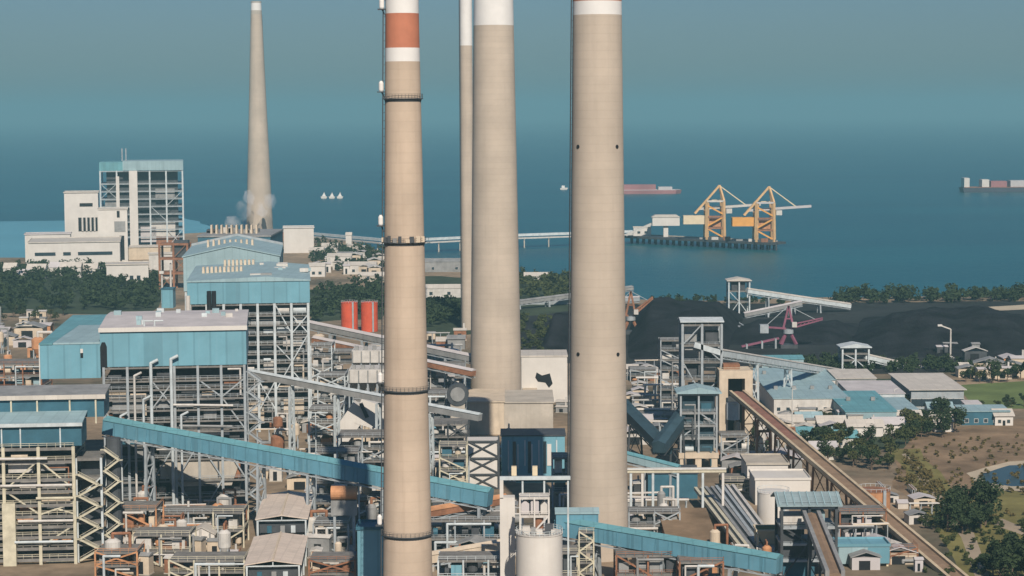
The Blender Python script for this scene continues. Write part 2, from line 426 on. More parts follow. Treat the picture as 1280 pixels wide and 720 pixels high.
def block(name, label, x0, x1, y0, y1, z1, mw, mr, roof='flat', win=(), cat='building', group=None, z0=0.0, rz=0.0, ridge='x', rise=None, door=None, vents=0, over=0.4, parapet=True):
    """building with its wall, roof, windows (each a recessed-looking part with frame) in its own frame"""
    cx, cy = (x0 + x1) / 2, (y0 + y1) / 2
    t = thing(name, label, cat, (cx, cy, z0), rz, group)
    hx, hy, h = (x1 - x0) / 2, (y1 - y0) / 2, z1 - z0
    mb = MB(); mb.box(-hx, hx, -hy, hy, 0, h)
    if roof == 'gable':
        rise = rise or (hy if ridge == 'x' else hx) * 0.35
        if ridge == 'x':
            mb.prism([(-hy, h), (hy, h), (0, h + rise)], 'x', -hx + 0.02, hx - 0.02)
        else:
            mb.prism([(-hx, h), (hx, h), (0, h + rise)], 'y', -hy + 0.02, hy - 0.02)
    wall = mb.build('wall', M[mw], t)
    mb = MB()
    if roof == 'flat':
        mb.box(-hx - over, hx + over, -hy - over, hy + over, h + 0.005, h + 0.35)
        if parapet:
            for (a, b, c, d) in ((-hx - over, hx + over, -hy - over, -hy - over + 0.3), (-hx - over, hx + over, hy + over - 0.3, hy + over),
                                 (-hx - over, -hx - over + 0.3, -hy - over + 0.3, hy + over - 0.3), (hx + over - 0.3, hx + over, -hy - over + 0.3, hy + over - 0.3)):
                mb.box(a, b, c, d, h + 0.35, h + 0.9)
    elif roof == 'gable':
        e = over
        if ridge == 'x':
            k = rise / hy
            for s in (-1, 1):
                mb.prism([(s * (hy + e), h - e * k + 0.05), (0, h + rise + 0.05), (0, h + rise + 0.3), (s * (hy + e), h - e * k + 0.3)], 'x', -hx - e, hx + e)
        else:
            k = rise / hx
            for s in (-1, 1):
                mb.prism([(s * (hx + e), h - e * k + 0.05), (0, h + rise + 0.05), (0, h + rise + 0.3), (s * (hx + e), h - e * k + 0.3)], 'y', -hy - e, hy + e)
    elif roof == 'shed':
        rise = rise or 1.5
        mb.prism([(-hy - over, h + 0.02), (hy + over, h + rise), (hy + over, h + rise + 0.3), (-hy - over, h + 0.32)], 'x', -hx - over, hx + over)
    rf = mb.build('roof', M[mr], t)
    for k in range(vents):
        x = -hx + (k + 0.5) * 2 * hx / vents
        mb = MB(); mb.box(x - 0.9, x + 0.9, -0.9, 0.9, h + (0.3 if roof == 'flat' else (rise or 0) * 0.8), h + (1.6 if roof == 'flat' else (rise or 0) + 1.3)); mb.build('roof_vent', M['duct'], rf)
    for (fx, fz, w, hh) in win:                 # fraction across the front, height of sill, size
        x = -hx + fx * 2 * hx
        f = MB(); f.box(x - w / 2 - 0.15, x + w / 2 + 0.15, -hy - 0.08, -hy - 0.005, fz - 0.15, fz + hh + 0.15)
        fo = f.build('window', M['white' if mw not in ('white',) else 'concrete_grey'], t)
        g_ = MB(); g_.box(x - w / 2, x + w / 2, -hy - 0.1, -hy - 0.084, fz, fz + hh); g_.build('pane', M['glass'], fo)
    if door:
        fx, w, hh = door; x = -hx + fx * 2 * hx
        d = MB(); d.box(x - w / 2, x + w / 2, -hy - 0.1, -hy - 0.006, 0, hh); d.build('door', M['dark'], t)
    return t

def tank(name, label, x, y, r, h, m, cat='tank', group=None, z0=0.0, dome=0.12, stair=True, mroof=None):
    t = thing(name, label, cat, (x, y, z0), 0, group)
    mb = MB(); mb.lathe([(r, 0), (r, h)], 28, cap=False); mb.build('shell', M[m], t, smooth=True)
    mb = MB(); mb.lathe([(r * 1.02, h + 0.01), (r * 1.02, h + 0.25), (r * 0.6, h + 0.25 + r * dome * 0.7), (0.05, h + 0.25 + r * dome)], 28); mb.build('roof', M[mroof or m], t)
    mb = MB()
    for k in range(20):
        a, b = 2 * math.pi * k / 20, 2 * math.pi * (k + 1) / 20
        p, q = Vector((r * math.cos(a), r * math.sin(a), h + 1.3)), Vector((r * math.cos(b), r * math.sin(b), h + 1.3))
        mb.bar(p, q, 0.1); mb.bar((p.x, p.y, h + 0.2), p, 0.1)
    mb.build('railing', M['steel_light'], t)
    if stair:
        mb = MB(); mb.box(-0.5 + r * 0.5, 0.5 + r * 0.5, -r - 0.35, -r * 0.8, 0, h + 0.8); mb.build('ladder', M['steel'], t)
    return t

def pipe(t, pts, r, m='lagging', n=8, name='pipe'):
    mb = MB()
    for p, q in zip(pts[:-1], pts[1:]): mb.tube(p, q, r, n=n)
    for p in pts[1:-1]:
        p = Vector(p); mb.lathe([(0.02, p.z - r), (r * 0.75, p.z - r * 0.65), (r, p.z), (r * 0.75, p.z + r * 0.65), (0.02, p.z + r)], n, (p.x, p.y), cap=False)
    return mb.build(name, M[m], t)

def plant_unit(label, x0, x1, y0, y1, h, seed, mf='steel', pal=('lagging', 'duct', 'boiler', 'beige'), lev=None, name='process_unit', cat='plant unit', group=None, dense=1.0, roof=None, nx=None, braces=True):
    """open steel rack full of ducts, vessels and pipes"""
    rn = random.Random(seed)
    t = thing(name, label, cat, ((x0 + x1) / 2, y0, 0), 0, group)
    hx = (x1 - x0) / 2; D = y1 - y0
    lev = lev or max(2, int(h / 4.5))
    L = [h * (k + 1) / lev for k in range(lev)]
    nx = nx or max(2, int(2 * hx / 7) + 1)
    br = [(rn.randrange(nx - 1), k, k + 1, rn.choice((1, -1, 0))) for k in range(lev) if rn.random() < 0.6] if braces and nx > 1 else []
    steel_frame(t, -hx, hx, 0, D, 0, L, nx, 2, 0.5, mf, 'grating', br, True, 0.4)
    z = 0.0
    for k, zt in enumerate(L):
        hh = zt - z - 1.0
        x = -hx + 0.8
        while x < hx - 2:
            w = rn.uniform(2.2, 5.5); w = min(w, hx - 0.6 - x)
            if rn.random() < 0.78 * dense and w > 1.2:
                m = rn.choice(pal); yy = rn.uniform(0.8, 2.5); q = rn.random()
                hb = hh * rn.uniform(0.55, 0.92)
                if q < 0.45:
                    MB().box(x, x + w * 0.9, yy, D - 0.7, z + 0.05, z + hb).build('casing', M[m], t)
                elif q < 0.65:
                    mb = MB(); r = min(w * 0.45, hb * 0.45, 1.8); mb.tube((x + r, yy + r, z + r + 0.3), (x + w, yy + r, z + r + 0.3), r, n=12); mb.build('vessel', M[m], t)
                elif q < 0.85:
                    r = min(w * 0.4, 1.6); mb = MB(); mb.lathe([(r * 0.3, z + 0.3), (r, z + hb * 0.35), (r, z + hb), (r * 0.3, z + hb + 0.4)], 12, (x + r, yy + r)); mb.build('hopper', M[m], t)
                else:
                    pipe(t, [(x, yy, z + 0.2), (x, yy, z + hb), (x + w, yy, z + hb)], 0.4, 'lagging')
            x += w + rn.uniform(0.2, 1.2)
        z = zt
    for k in range(max(1, int(2 * hx / 6))):
        zz = rn.choice(L) - 1.2; xa = rn.uniform(-hx, hx * 0.3); xb = xa + rn.uniform(0.3, 0.6) * 2 * hx
        pipe(t, [(xa, -0.5, 0.5), (xa, -0.5, zz), (min(xb, hx), -0.5, zz)], rn.uniform(0.2, 0.5), rn.choice(('lagging', 'duct', 'steel_light')))
    if roof:
        mb = MB(); mb.prism([(-0.8, h + 2.2), (D / 2, h + 3.0), (D + 0.8, h + 2.2), (D + 0.8, h + 2.5), (D / 2, h + 3.3), (-0.8, h + 2.5)], 'x', -hx - 0.8, hx + 0.8); mb.build('roof', M[roof], t)
        mb = MB()
        for x in (-hx, 0, hx): 
            for y in (0.2, D - 0.2): mb.box(x - 0.2, x + 0.2, y - 0.2, y + 0.2, h, h + 2.5)
        mb.build('roof_posts', M[mf], t)
    return t

def fill_bays(t, x0, x1, yf, levels, nx, seed, pal, prob=.5, dmax=7.0):
    """casings, tanks, trays and pipe drops of uneven size standing on the floors of a frame"""
    rn = random.Random(seed); bw = (x1 - x0) / (nx - 1)
    for k in range(len(levels) - 1):
        za, zb = levels[k], levels[k + 1]
        for i in range(nx - 1):
            if rn.random() > prob: continue
            xa = x0 + bw * i + rn.uniform(.6, bw * .3); xb = x0 + bw * (i + 1) - rn.uniform(.6, bw * .35); y = yf + rn.uniform(.6, 2.6); h = (zb - za - 1.1) * rn.uniform(.45, .95); m = rn.choice(pal)
            if xb - xa < 1: continue
            q = rn.random()
            if q < .4: MB().box(xa, xb, y, y + rn.uniform(2, dmax), za + .02, za + h).build('casing', M[m], t)
            elif q < .58:
                r = min(h * .45, 1.7); MB().tube((xa, y + r, za + r + .15), (xb, y + r, za + r + .15), r, n=12).build('drum', M[m], t)
            elif q < .76:
                r = min((xb - xa) * .3, 1.5); MB().lathe([(r * .4, za + .05), (r, za + h * .4), (r, za + h), (r * .5, za + h + .3)], 12, (xa + r, y + r)).build('bin', M[m], t)
            else: pipe(t, [(xa, yf - .35, za + h), (xb, yf - .35, za + h), (xb, yf - .35, max(0.2, za - rn.uniform(3, 9)))], rn.uniform(.18, .42), m)
# ------------------------------------------------------------------ chimneys
def chimney(label, top, bot, Y, bands, h_top, platforms=(), ladder=None, pods=(), ports=(), z0=0.0, m='concrete', plw=1.6, rail_col='steel_dark', crowded=()):
    (ut, vt, wt), (ub, vb, wb) = top, bot
    a, b = at(ut, vt, Y), at(ub, vb, Y)
    ra, rb = wt * mpp(Y) / 2, wb * mpp(Y) / 2
    k = (ra - rb) / (a.z - b.z)
    x0 = (a.x + b.x) / 2
    rad = lambda z: max(ra + (z - a.z) * k, ra * 0.8)
    zz = lambda v: at((ut + ub) / 2, v, Y).z
    t = thing('chimney', label, 'chimney', (x0, Y, z0))
    cuts = []
    for v0, v1, mm in bands:
        cuts.append((zz(v1), h_top if v0 is None else zz(v0), mm))
    low = min(c[0] for c in cuts)
    def shell(za, zb, mm, nm):
        n = max(1, int((zb - za) / 12)); prof = [(rad(za + (zb - za) * i / n), za + (zb - za) * i / n - z0) for i in range(n + 1)]
        mb = MB(); mb.lathe(prof, 56, cap=False); mb.build(nm, M[mm], t, smooth=True)
    shell(z0, low, m, 'shaft')
    for za, zb, mm in cuts: shell(za, zb, mm, 'painted_band')
    mb = MB(); mb.lathe([(rad(h_top) * 1.03, h_top - z0 - 1.5), (rad(h_top) * 1.03, h_top - z0 + 0.3)], 40); mb.build('rim', M['concrete_grey'], t)
    for v in platforms:
        z = zz(v) - z0; r = rad(z + z0)
        mb = MB(); mb.lathe([(r + 0.01, z - 0.9), (r + plw * 0.4, z - 0.25), (r + plw, z - 0.2), (r + plw, z), (r + 0.01, z)], 48, cap=False)
        p = mb.build('platform', M['steel_dark'], t)
        mb = MB(); n = 36
        for i in range(n):
            A, B = 2 * math.pi * i / n, 2 * math.pi * (i + 1) / n
            P = Vector(((r + plw - 0.1) * math.cos(A), (r + plw - 0.1) * math.sin(A), z)); Q = Vector(((r + plw - 0.1) * math.cos(B), (r + plw - 0.1) * math.sin(B), z))
            for hh in (0.55, 1.1): mb.bar(P + Vector((0, 0, hh)), Q + Vector((0, 0, hh)), 0.06)
            mb.bar(P, P + Vector((0, 0, 1.1)), 0.06)
        mb.build('railing', M[rail_col], p)
        if v in crowded:
            rn = random.Random(3)
            for i in range(9):
                A = R(-165 + i * 17 + rn.uniform(-4, 4)); x, y = (r + plw * 0.5) * math.cos(A), (r + plw * 0.5) * math.sin(A)
                s = rn.uniform(0.35, 0.6); hh = rn.uniform(0.8, 1.7)
                MB().box(x - s, x + s, y - s, y + s, z + 0.01, z + hh).build('monitoring_cabinet', M[rn.choice(('duct', 'steel_dark', 'beige'))], p)
    if ladder is not None:
        A = R(ladder); mb = MB()
        zs = [z0 + 2 + i * 12 for i in range(int((h_top - z0 - 4) / 12))]
        for z1, z2 in zip(zs[:-1], zs[1:]):
            for off in (-0.35, 0.35):
                P = Vector(((rad(z1) + 0.55) * math.cos(A), (rad(z1) + 0.55) * math.sin(A), z1 - z0)); Q = Vector(((rad(z2) + 0.55) * math.cos(A), (rad(z2) + 0.55) * math.sin(A), z2 - z0))
                tn = Vector((-math.sin(A), math.cos(A), 0)) * off
                mb.bar(P + tn, Q + tn, 0.22)
            for i in range(6):
                z = z1 + (z2 - z1) * i / 6; r = rad(z) + 0.55; C = Vector((r * math.cos(A), r * math.sin(A), z - z0)); tn = Vector((-math.sin(A), math.cos(A), 0)) * 0.4
                mb.bar(C - tn, C + tn, 0.12); 
                I = Vector((rad(z) * math.cos(A), rad(z) * math.sin(A), z - z0)); mb.bar(I, C, 0.12)
        mb.build('caged_ladder', M['steel_dark'], t)
    for v, ang in pods:
        z = zz(v) - z0; r = rad(z + z0); A = R(ang)
        c = Vector(((r + 1.0) * math.cos(A), (r + 1.0) * math.sin(A), z))
        mb = MB(); mb.lathe([(0.5, c.z + 0.2), (0.62, c.z + 0.5), (0.62, c.z + 2.2), (0.3, c.z + 2.8)], 12, (c.x, c.y)); mb.build('warning_lamp', M['white_band'], t)
        mb = MB(); mb.box(c.x - 1.0, c.x + 1.0, c.y - 1.0, c.y + 1.0, c.z - 0.1, c.z + 0.15); mb.bar((r * math.cos(A), r * math.sin(A), z - 1.6), c, 0.2); mb.build('lamp_bracket', M['steel_dark'], t)
    for u, v in ports:
        P = at(u, v, Y - rad(zz(v)) * 0.0); dx = P.x - x0; r = rad(P.z); dx = max(-r * 0.985, min(r * 0.985, dx))
        dy = -math.sqrt(r * r - dx * dx); nrm = Vector((dx, dy, 0)).normalized(); c = Vector((dx, dy, P.z - z0))
        MB().tube(c - nrm * 0.3, c + nrm * 0.15, 0.62, n=12).build('port', M['dark'], t)
    return t

chimney('slender chimney with a broad orange band between white bands and dark ring platforms', (503.5, 100, 44), (509.5, 700, 62), 520,
        [(None, -86, 'orange_band'), (-86, -43, 'white_band'), (-43, 0, 'orange_band'), (0, 17, 'white_band'), (17, 60, 'orange_band'), (60, 77, 'white_band')], 200,
        platforms=(-60, 123, 302, 486, 666), ladder=188, pods=((12, 196), (115, 192), (282, 192), (478, 192), (655, 192)), crowded=(302,), plw=0.55, m='concrete_warm')
c2 = chimney('wide pale concrete chimney with a greyish white top standing on a concrete block', (617.5, 30, 50), (619.5, 500, 65), 945,
        [(None, -60, 'orange_band'), (-60, 32, 'white_band')], 272, ladder=120, ports=((600, 494), (612, 494), (633, 494), (640, 496)))
chimney('very thin brown-edged chimney standing just behind the wide pale chimney', (585, 40, 15.5), (583, 410, 16.5), 1321,
        [(None, 57, 'white_band')], 236, ladder=200, m='concrete')
chimney('thickest bare concrete chimney with a white top band beside the blue sloping conveyor', (745.5, 20, 61), (749, 690, 76), 640,
        [(None, -34, 'white_band'), (-34, 2, 'orange_band'), (2, 19, 'white_band')], 215, ladder=189,
        ports=((722, 183), (770, 183), (722, 440), (771, 440)))
chimney('distant white-tipped chimney with steam drifting round its foot', (320.5, 20, 14), (324.5, 285, 33), 2396,
        [(13, 18, 'concrete_grey'), (None, 13, 'white_band')], at(320, 2, 2396).z, ladder=30)
# ------------------------------------------------------------------ boiler houses on the near side
# nearest big boiler house: blue upper enclosure over an open dark steel frame
Y = 702
xa, xm, zlo, zA = rect(52, 125, 430, 473, Y)
_, xr, zlb, zB = rect(125, 306, 411, 459, Y)
t = thing('boiler_house', 'biggest nearest boiler house, long blue upper box over dark open steelwork', 'boiler house', (xm, Y, 0), R(6.5))
o = Vector((xm, Y, 0)); w = xr - xm; D = 52
mb = MB(); mb.box(0, w, 0, D, zlb, zB); box_b = mb.build('blue_enclosure', M['blue'], t)
mb = MB(); mb.prism([(-0.4, zB + 0.02), (D, zB + 0.02), (D, zB + 1.2), (D * 0.6, zB + 1.9), (-0.4, zB + 0.5)], 'x', -0.3, w + 0.3); rb = mb.build('roof', M['roof_pink'], t)
mb = MB(); mb.box(-0.4, w + 0.4, -0.75, -0.42, zB - 0.9, zB + 0.62); mb.build('fascia', M['white'], rb)
rn = random.Random(2)
for i in range(14):
    x = rn.uniform(2, w - 2); y = rn.uniform(6, D - 6); s = rn.uniform(0.5, 1.3)
    MB().box(x - s, x + s, y - s, y + s, zB + 0.8, zB + 1.9 + s * rn.uniform(0.6, 1.4)).build('roof_vent', M[rn.choice(('lagging', 'steel_light', 'blue_light'))], rb)
for x in (w * 0.3, w * 0.31 + 3):
    pipe(rb, [(x, 3, zB + 0.5), (x, 3, zB + 2.4), (x + 3, 3, zB + 2.4)], 0.3, 'steel_light')
# lower-left wing with its tapering plan
wa = xa - xm; zw = zA + 1.0
plan = [(wa, 0.5), (-0.03, 0.5), (-0.03, 90), (wa - 6, 112), (wa - 3, 40)]
mb = MB(); mb.prism([(wa, 0.5), (-0.03, 0.5), (-0.03, 100), (wa + 2, 100)], 'z', zlo, zA); wing = mb.build('wing_enclosure', M['blue'], t)
mb = MB(); mb.prism([(wa * 0.78, 0.3), (-0.05, 0.3), (-0.05, 60), (wa * 0.62, 60)], 'z', zA + 0.02, zA + 0.6); mb.build('wing_roof', M['blue_light'], t)
mb = MB(); mb.prism([(wa - 0.3, 0.2), (wa * 0.79, 0.2), (wa * 0.63, 60), (-0.05, 60.2), (-0.05, 101), (wa + 1.5, 101)], 'z', zA + 0.02, zA + 0.5); mb.build('wing_roof', M['teal'], t)
MB().box(wa * 0.33, wa * 0.33 + 0.9, 0.1, 0.48, zlo + 8.8, zlo + 10.2).build('wall_lamp', M['white'], t)
MB().box(wa * 0.33, wa * 0.33 + 0.9, 0.2, 0.48, zlo + 7.2, zlo + 8.6).build('lamp_bracket', M['dark'], t)
mb = MB(); mb.box(0.0, 2.3, -0.12, -0.01, zlb + 0.1, zlb + 7); mb.prism([(0.0, zlb + 7), (2.3, zlb + 7), (1.7, zlb + 8.6), (0.6, zlb + 8.6)], 'y', -0.12, -0.01); mb.build('tall_opening', M['dark'], t)
MB().box(wa - 0.35, wa - 0.02, 0.0, 0.45, zlo - 4, zA).build('corner_downpipe', M['white'], t)
# steelwork under the box
lv = [at(200, v, Y).z for v in (640, 622, 602, 575, 556, 540, 527, 513, 499, 487, 476)]
steel_frame(t, 1.0, w - 0.8, 0.5, D - 2, 0, lv + [zlb - 0.1], 7, 2, 0.85, 'steel', 'grating',
            braces=[(5, 9, 11, 1), (4, 9, 11, -1), (3, 0, 3, -1), (4, 0, 3, 1), (3, 3, 5, 1), (4, 3, 5, -1), (5, 3, 5, -1), (5, 6, 9, -1), (2, 3, 5, 1), (0, 2, 4, 1), (0, 5, 8, -1), (2, 8, 11, 0)], inset=2.5)
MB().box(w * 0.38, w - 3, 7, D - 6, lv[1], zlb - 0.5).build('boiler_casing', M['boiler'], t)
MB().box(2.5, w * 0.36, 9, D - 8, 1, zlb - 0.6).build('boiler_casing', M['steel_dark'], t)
mb = MB(); xh0, _, z0_, z1_ = rect(205, 297, 578, 611, Y); xh1 = at(297, 600, Y).x - xm; xh0 -= xm
mb.prism([(xh0 + 2.5, z0_), (xh1 - 2.5, z0_), (xh1, z1_ - 2), (xh1, z1_), (xh0, z1_), (xh0, z1_ - 2)], 'y', 1.2, 16); mb.build('ash_hopper', M['concrete_grey'], t)
for k, (u0, u1, v0, v1, m) in enumerate(((240, 292, 497, 508, 'steel_dark'), (195, 240, 503, 512, 'duct'), (205, 290, 628, 640, 'duct'), (200, 225, 655, 668, 'blue_dark'), (215, 285, 541, 548, 'lagging'), (140, 180, 500, 520, 'duct'), (140, 185, 590, 625, 'steel_dark'), (150, 180, 540, 560, 'blue_dark'))):
    a, b, z0_, z1_ = rect(u0, u1, v0, v1, Y)
    MB().box(a - xm, b - xm, 2.2, 8 + k, z0_, z1_).build('duct', M[m], t)
for k, (u, vt) in enumerate(((187, 455), (212, 450), (178, 500), (150, 520), (167, 470), (225, 520))):
    p = at(u, vt, Y - 1.2); pipe(t, [(p.x - xm, -1.3 - 0.3 * k, 0), (p.x - xm, -1.3 - 0.3 * k, p.z), (p.x - xm + 2.5, -1.3 - 0.3 * k, p.z + 1.2)], 0.55 if k < 2 else 0.4, 'steel_light' if k != 4 else 'lagging')
for k in range(3):
    y0_, u0, v0 = -0.8 - k * 0.5, 215 + k * 8, 507 + k * 26
    p, q = at(u0, v0, Y), at(u0 + 75 - k * 9, v0 + 2, Y)
    pipe(t, [(p.x - xm, y0_, p.z), (q.x - xm, y0_, q.z)], 0.4, ('lagging', 'duct', 'steel_light')[k])
stair_tower(t, w + 0.3, 4, 4.5, 0, zlb - 2, 3.6, 'steel', 2.2)
fill_bays(t, 1.0, w - 0.8, 1.0, [0] + lv + [zlb], 7, 5, ('duct', 'lagging', 'steel_dark', 'beige', 'boiler', 'rust', 'steel_light'), .62)

# front-left lower boiler bay: two blue roofs over cream steelwork
Y = 632
t = thing('boiler_bay', 'lower boiler bay with dark blue upper walls over cream steel floors and zigzag stairs', 'boiler house', (at(60, 600, Y).x, Y, 0), R(5))
ox = t.location.x
def lx(u, v, Yq=Y): return at(u, v, Yq).x - ox
zt0, zt1 = at(60, 497, Y + 14).z, at(60, 522, Y + 14).z
x0, x1 = lx(-40, 510, Y + 14), lx(134, 510, Y + 14)
MB().box(x0, x1, 14, 29.5, zt1, zt0).build('upper_wall', M['blue_dark'], t)
mb = MB(); mb.prism([(13.2, zt0 + 0.02), (30, zt0 + 1.5), (30, zt0 + 2), (13.2, zt0 + 0.7)], 'x', x0 - 0.5, x1 + 0.5); mb.build('upper_roof', M['duct'], t)
MB().box(x0 - 0.5, x1 + 0.6, 12.8, 13.15, zt0 - 0.5, zt0 + 0.9).build('gutter', M['roof_white'], t)
for u in (20, 52, 92, 124):
    MB().box(lx(u, 510, Y + 14) - 0.25, lx(u, 510, Y + 14) + 0.25, 13.3, 13.9, zt1 - 2, zt0 - 0.02).build('wall_post', M['steel_beige'], t)
zb0, zb1 = at(50, 531, Y).z, at(50, 558, Y).z
x2 = lx(101, 540)
MB().box(x0, x2, 0.3, 13.8, zb1, zb0).build('lower_wall', M['blue_dark'], t)
mb = MB(); mb.prism([(-0.6, zb0 + 0.02), (13.9, zb0 + 1.9), (13.9, zb0 + 2.3), (-0.6, zb0 + 0.5)], 'x', x0 - 0.4, x2 + 0.4); mb.build('lower_roof', M['blue_light'], t)
MB().box(x0 - 0.4, x2 + 0.45, -0.95, -0.62, zb0 - 0.5, zb0 + 0.6).build('gutter', M['steel_light'], t)
for u in (3, 26, 75):
    MB().box(lx(u, 545) - 0.2, lx(u, 545) + 0.2, -0.1, 0.28, zb1 - 1, zb0 - 0.02).build('wall_post', M['steel_light'], t)
lv = [at(60, v, Y).z for v in (697, 683, 669, 656, 643, 629, 612, 597, 575)]
lv = [z for z in lv if z > 1] 
steel_frame(t, lx(-36, 640), lx(93, 640), 0, 26, 0, lv + [zb1 - 0.15], 4, 2, 0.95, 'steel_beige', 'grating', braces=[(1, 7, 9, 1), (2, 7, 9, -1), (1, 5, 7, -1), (2, 2, 4, 1), (0, 6, 8, 1), (2, 5, 6, 0)], inset=2.0, beam=0.9)
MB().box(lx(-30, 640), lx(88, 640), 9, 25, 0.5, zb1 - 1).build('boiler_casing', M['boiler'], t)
MB().box(lx(5, 660), lx(21, 660), -1.4, 2.4, 0, at(10, 628, Y).z).build('riser_duct', M['steel_beige'], t)
for k, (u0, u1, v0, v1, m) in enumerate(((24, 44, 602, 611, 'lagging'), (52, 88, 599, 612, 'duct'), (24, 44, 632, 641, 'rust'), (50, 86, 618, 628, 'beige'), (50, 80, 578, 590, 'duct'), (10, 40, 580, 592, 'lagging'), (53, 86, 661, 668, 'lagging'), (24, 43, 673, 681, 'beige'), (53, 86, 688, 696, 'boiler'))):
    a, b, z0_, z1_ = rect(u0, u1, v0, v1, Y)
    MB().box(a - ox, b - ox, 2.2, 7, z0_, z1_).build('duct', M[m], t)
for k, (u0, u1, v) in enumerate(((2, 90, 606), (46, 92, 622), (24, 92, 650), (20, 92, 676), (0, 60, 572))):
    p, q = at(u0, v, Y), at(u1, v, Y); pipe(t, [(p.x - ox, -0.9 - 0.2 * k, p.z), (q.x - ox, -0.9 - 0.2 * k, q.z)], 0.42, ('lagging', 'steel_beige', 'lagging', 'steel_light', 'lagging')[k])
fill_bays(t, lx(-36, 640), lx(93, 640), .4, [0] + lv + [zb1], 4, 6, ('beige', 'rust', 'lagging', 'boiler', 'orange', 'steel_beige'), .75)
x3, x4 = lx(95, 640), lx(126, 640)
steel_frame(t, x3, x4, 2, 16, 0, [6, 13, 20, 27, 33], 2, 2, 0.7, 'steel_light', 'grating', braces=[(0, 3, 4, 1)], rails=False)
stair_tower(t, x3 + 0.8, 0.4, x4 - x3 - 1.6, 1, 31, 3.4, 'steel_beige', 1.8)
stair_tower(t, x4 + 0.6, 6, 4.5, 1, 38, 3.4, 'steel_beige', 1.6)
MB().box(x3 + 1, x4 - 1, 6, 15, 0.5, 31).build('casing', M['steel_dark'], t)
MB().tube((x4 + 3, 10, 2), (x4 + 3, 10, 38), 2.4, n=14).build('vertical_vessel', M['boiler'], t)

# second boiler house in the row
Y = 900
x0, x1, zl, zt = rect(236, 387, 351, 379, Y)
t = thing('boiler_house', 'second boiler house in the row, pale blue roof on tall pale steel columns', 'boiler house', (x1, Y, 0), R(6))
ox = x1; wL = x0 - x1
MB().box(wL, 0, 0, 92, zl, zt).build('blue_enclosure', M['blue'], t)
mb = MB(); mb.prism([(wL - 0.4, zt + 0.02), (0.4, zt + 0.02), (0.4, zt + 0.5), (wL * 0.35, zt + 2.2), (wL - 0.4, zt + 0.6)], 'y', -0.4, 92.4); rb = mb.build('roof', M['blue_light'], t)
def vents(parent, xs, y, z, h, m='beige'):
    for x in xs: MB().prism([(x - 0.6, z), (x + 0.6, z), (x + 0.5, z + h), (x - 0.5, z + h)], 'y', y, y + 5).build('roof_vent', M[m], parent)
rn = random.Random(12)
vents(rb, [wL * 0.9 + i * 1.9 for i in range(10)], 40, zt + 0.6, 3.0)
vents(rb, [wL * 0.74 + i * 1.9 for i in range(8)], 78, zt + 0.6, 3.4)
for i in range(9): 
    x, y = rn.uniform(wL * 0.5, -4), rn.uniform(8, 80); MB().box(x, x + rn.uniform(1.5, 7), y, y + 3, zt + 1, zt + rn.uniform(1.9, 3)).build('roof_vent', M[rn.choice(('lagging', 'duct', 'blue_light'))], rb)
lv = [at(340, v, Y).z for v in (525, 512, 500, 488, 475, 463, 452, 441, 429, 417, 405, 393)]
steel_frame(t, at(240, 450, Y).x - ox, -0.8, 0.5, 60, 0, lv + [zl - 0.15], 8, 2, 1.1, 'steel_light', 'grating',
            braces=[(5, 10, 13, -1), (6, 7, 10, 1), (6, 10, 12, 0), (5, 4, 7, 1), (5, 7, 9, -1), (6, 4, 6, -1), (4, 2, 5, 0)], inset=3)
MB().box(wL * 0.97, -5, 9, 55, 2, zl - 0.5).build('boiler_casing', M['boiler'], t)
for (u0, u1, v0, v1, m) in ((312, 330, 496, 530, 'beige'), (334, 350, 498, 516, 'duct'), (314, 350, 400, 407, 'duct'), (354, 378, 425, 434, 'lagging'), (356, 380, 470, 486, 'steel_dark'), (330, 345, 452, 462, 'lagging'), (355, 380, 500, 520, 'beige')):
    a, b, z0_, z1_ = rect(u0, u1, v0, v1, Y); MB().box(a - ox, b - ox, 3.2, 9, z0_, z1_).build('duct', M[m], t)
fill_bays(t, wL * .97, -0.8, 1.0, [0] + lv + [zl], 8, 7, ('duct', 'lagging', 'steel_light', 'beige', 'boiler'), .5)
for k, u in enumerate((236, 262, 268)):         # stubby stacks on the near edge of the roof
    p = at(u, 374, Y - 2); MB().tube((p.x - ox, -2.2, zl - 6), (p.x - ox, -2.2, p.z + (4 if k else 2)), 1.0, n=10).build('vent_stack', M[('lagging', 'dark', 'dark')[k]], t)

# third and fourth, seen as roofs behind
Y = 1085
x0, x1, zl, zt = rect(230, 349, 321, 345, Y)
t = thing('boiler_house', 'third boiler house in the row, shallow blue gabled roof with a dark ridge line', 'boiler house', ((x0 + x1) / 2, Y, 0), R(5.5))
h = (x1 - x0) / 2
MB().box(-h, h, 0, 90, zl - 8, zt).build('blue_enclosure', M['blue_light'], t)
for s in (-1, 1):
    mb = MB(); mb.prism([(s * (h + 0.6), zt + 0.05), (0, zt + 5.6), (0, zt + 6.2), (s * (h + 0.6), zt + 0.65)], 'y', -0.5, 90.5); rb = mb.build('roof', M['blue_light'], t)
    mb = MB(); mb.prism([(s * (h + 0.6), zt + 0.66), (0, zt + 6.22), (0, zt + 7.4), (s * (h + 0.6), zt + 1.9)], 'y', 86, 89); mb.build('end_parapet', M['steel'], rb)
mb = MB(); mb.prism([(-h, zt + 0.02), (h, zt + 0.02), (0, zt + 5.5)], 'y', 0.02, 89); mb.build('gable', M['blue_light'], t)
vents(t, [-h * 0.55 + i * 3.0 for i in range(9)], 34, zt + 3.0, 4.0)
steel_frame(t, -h + 1, h - 1, 1, 60, 0, [15, 30, 45, zl - 8.2], 5, 2, 1.1, 'steel_light', 'grating', rails=False)
MB().box(-h + 4, h - 4, 8, 55, 1, zl - 9).build('boiler_casing', M['boiler'], t)
Y = 1290
x0, x1, zl, zt = rect(248, 338, 296, 345, Y)
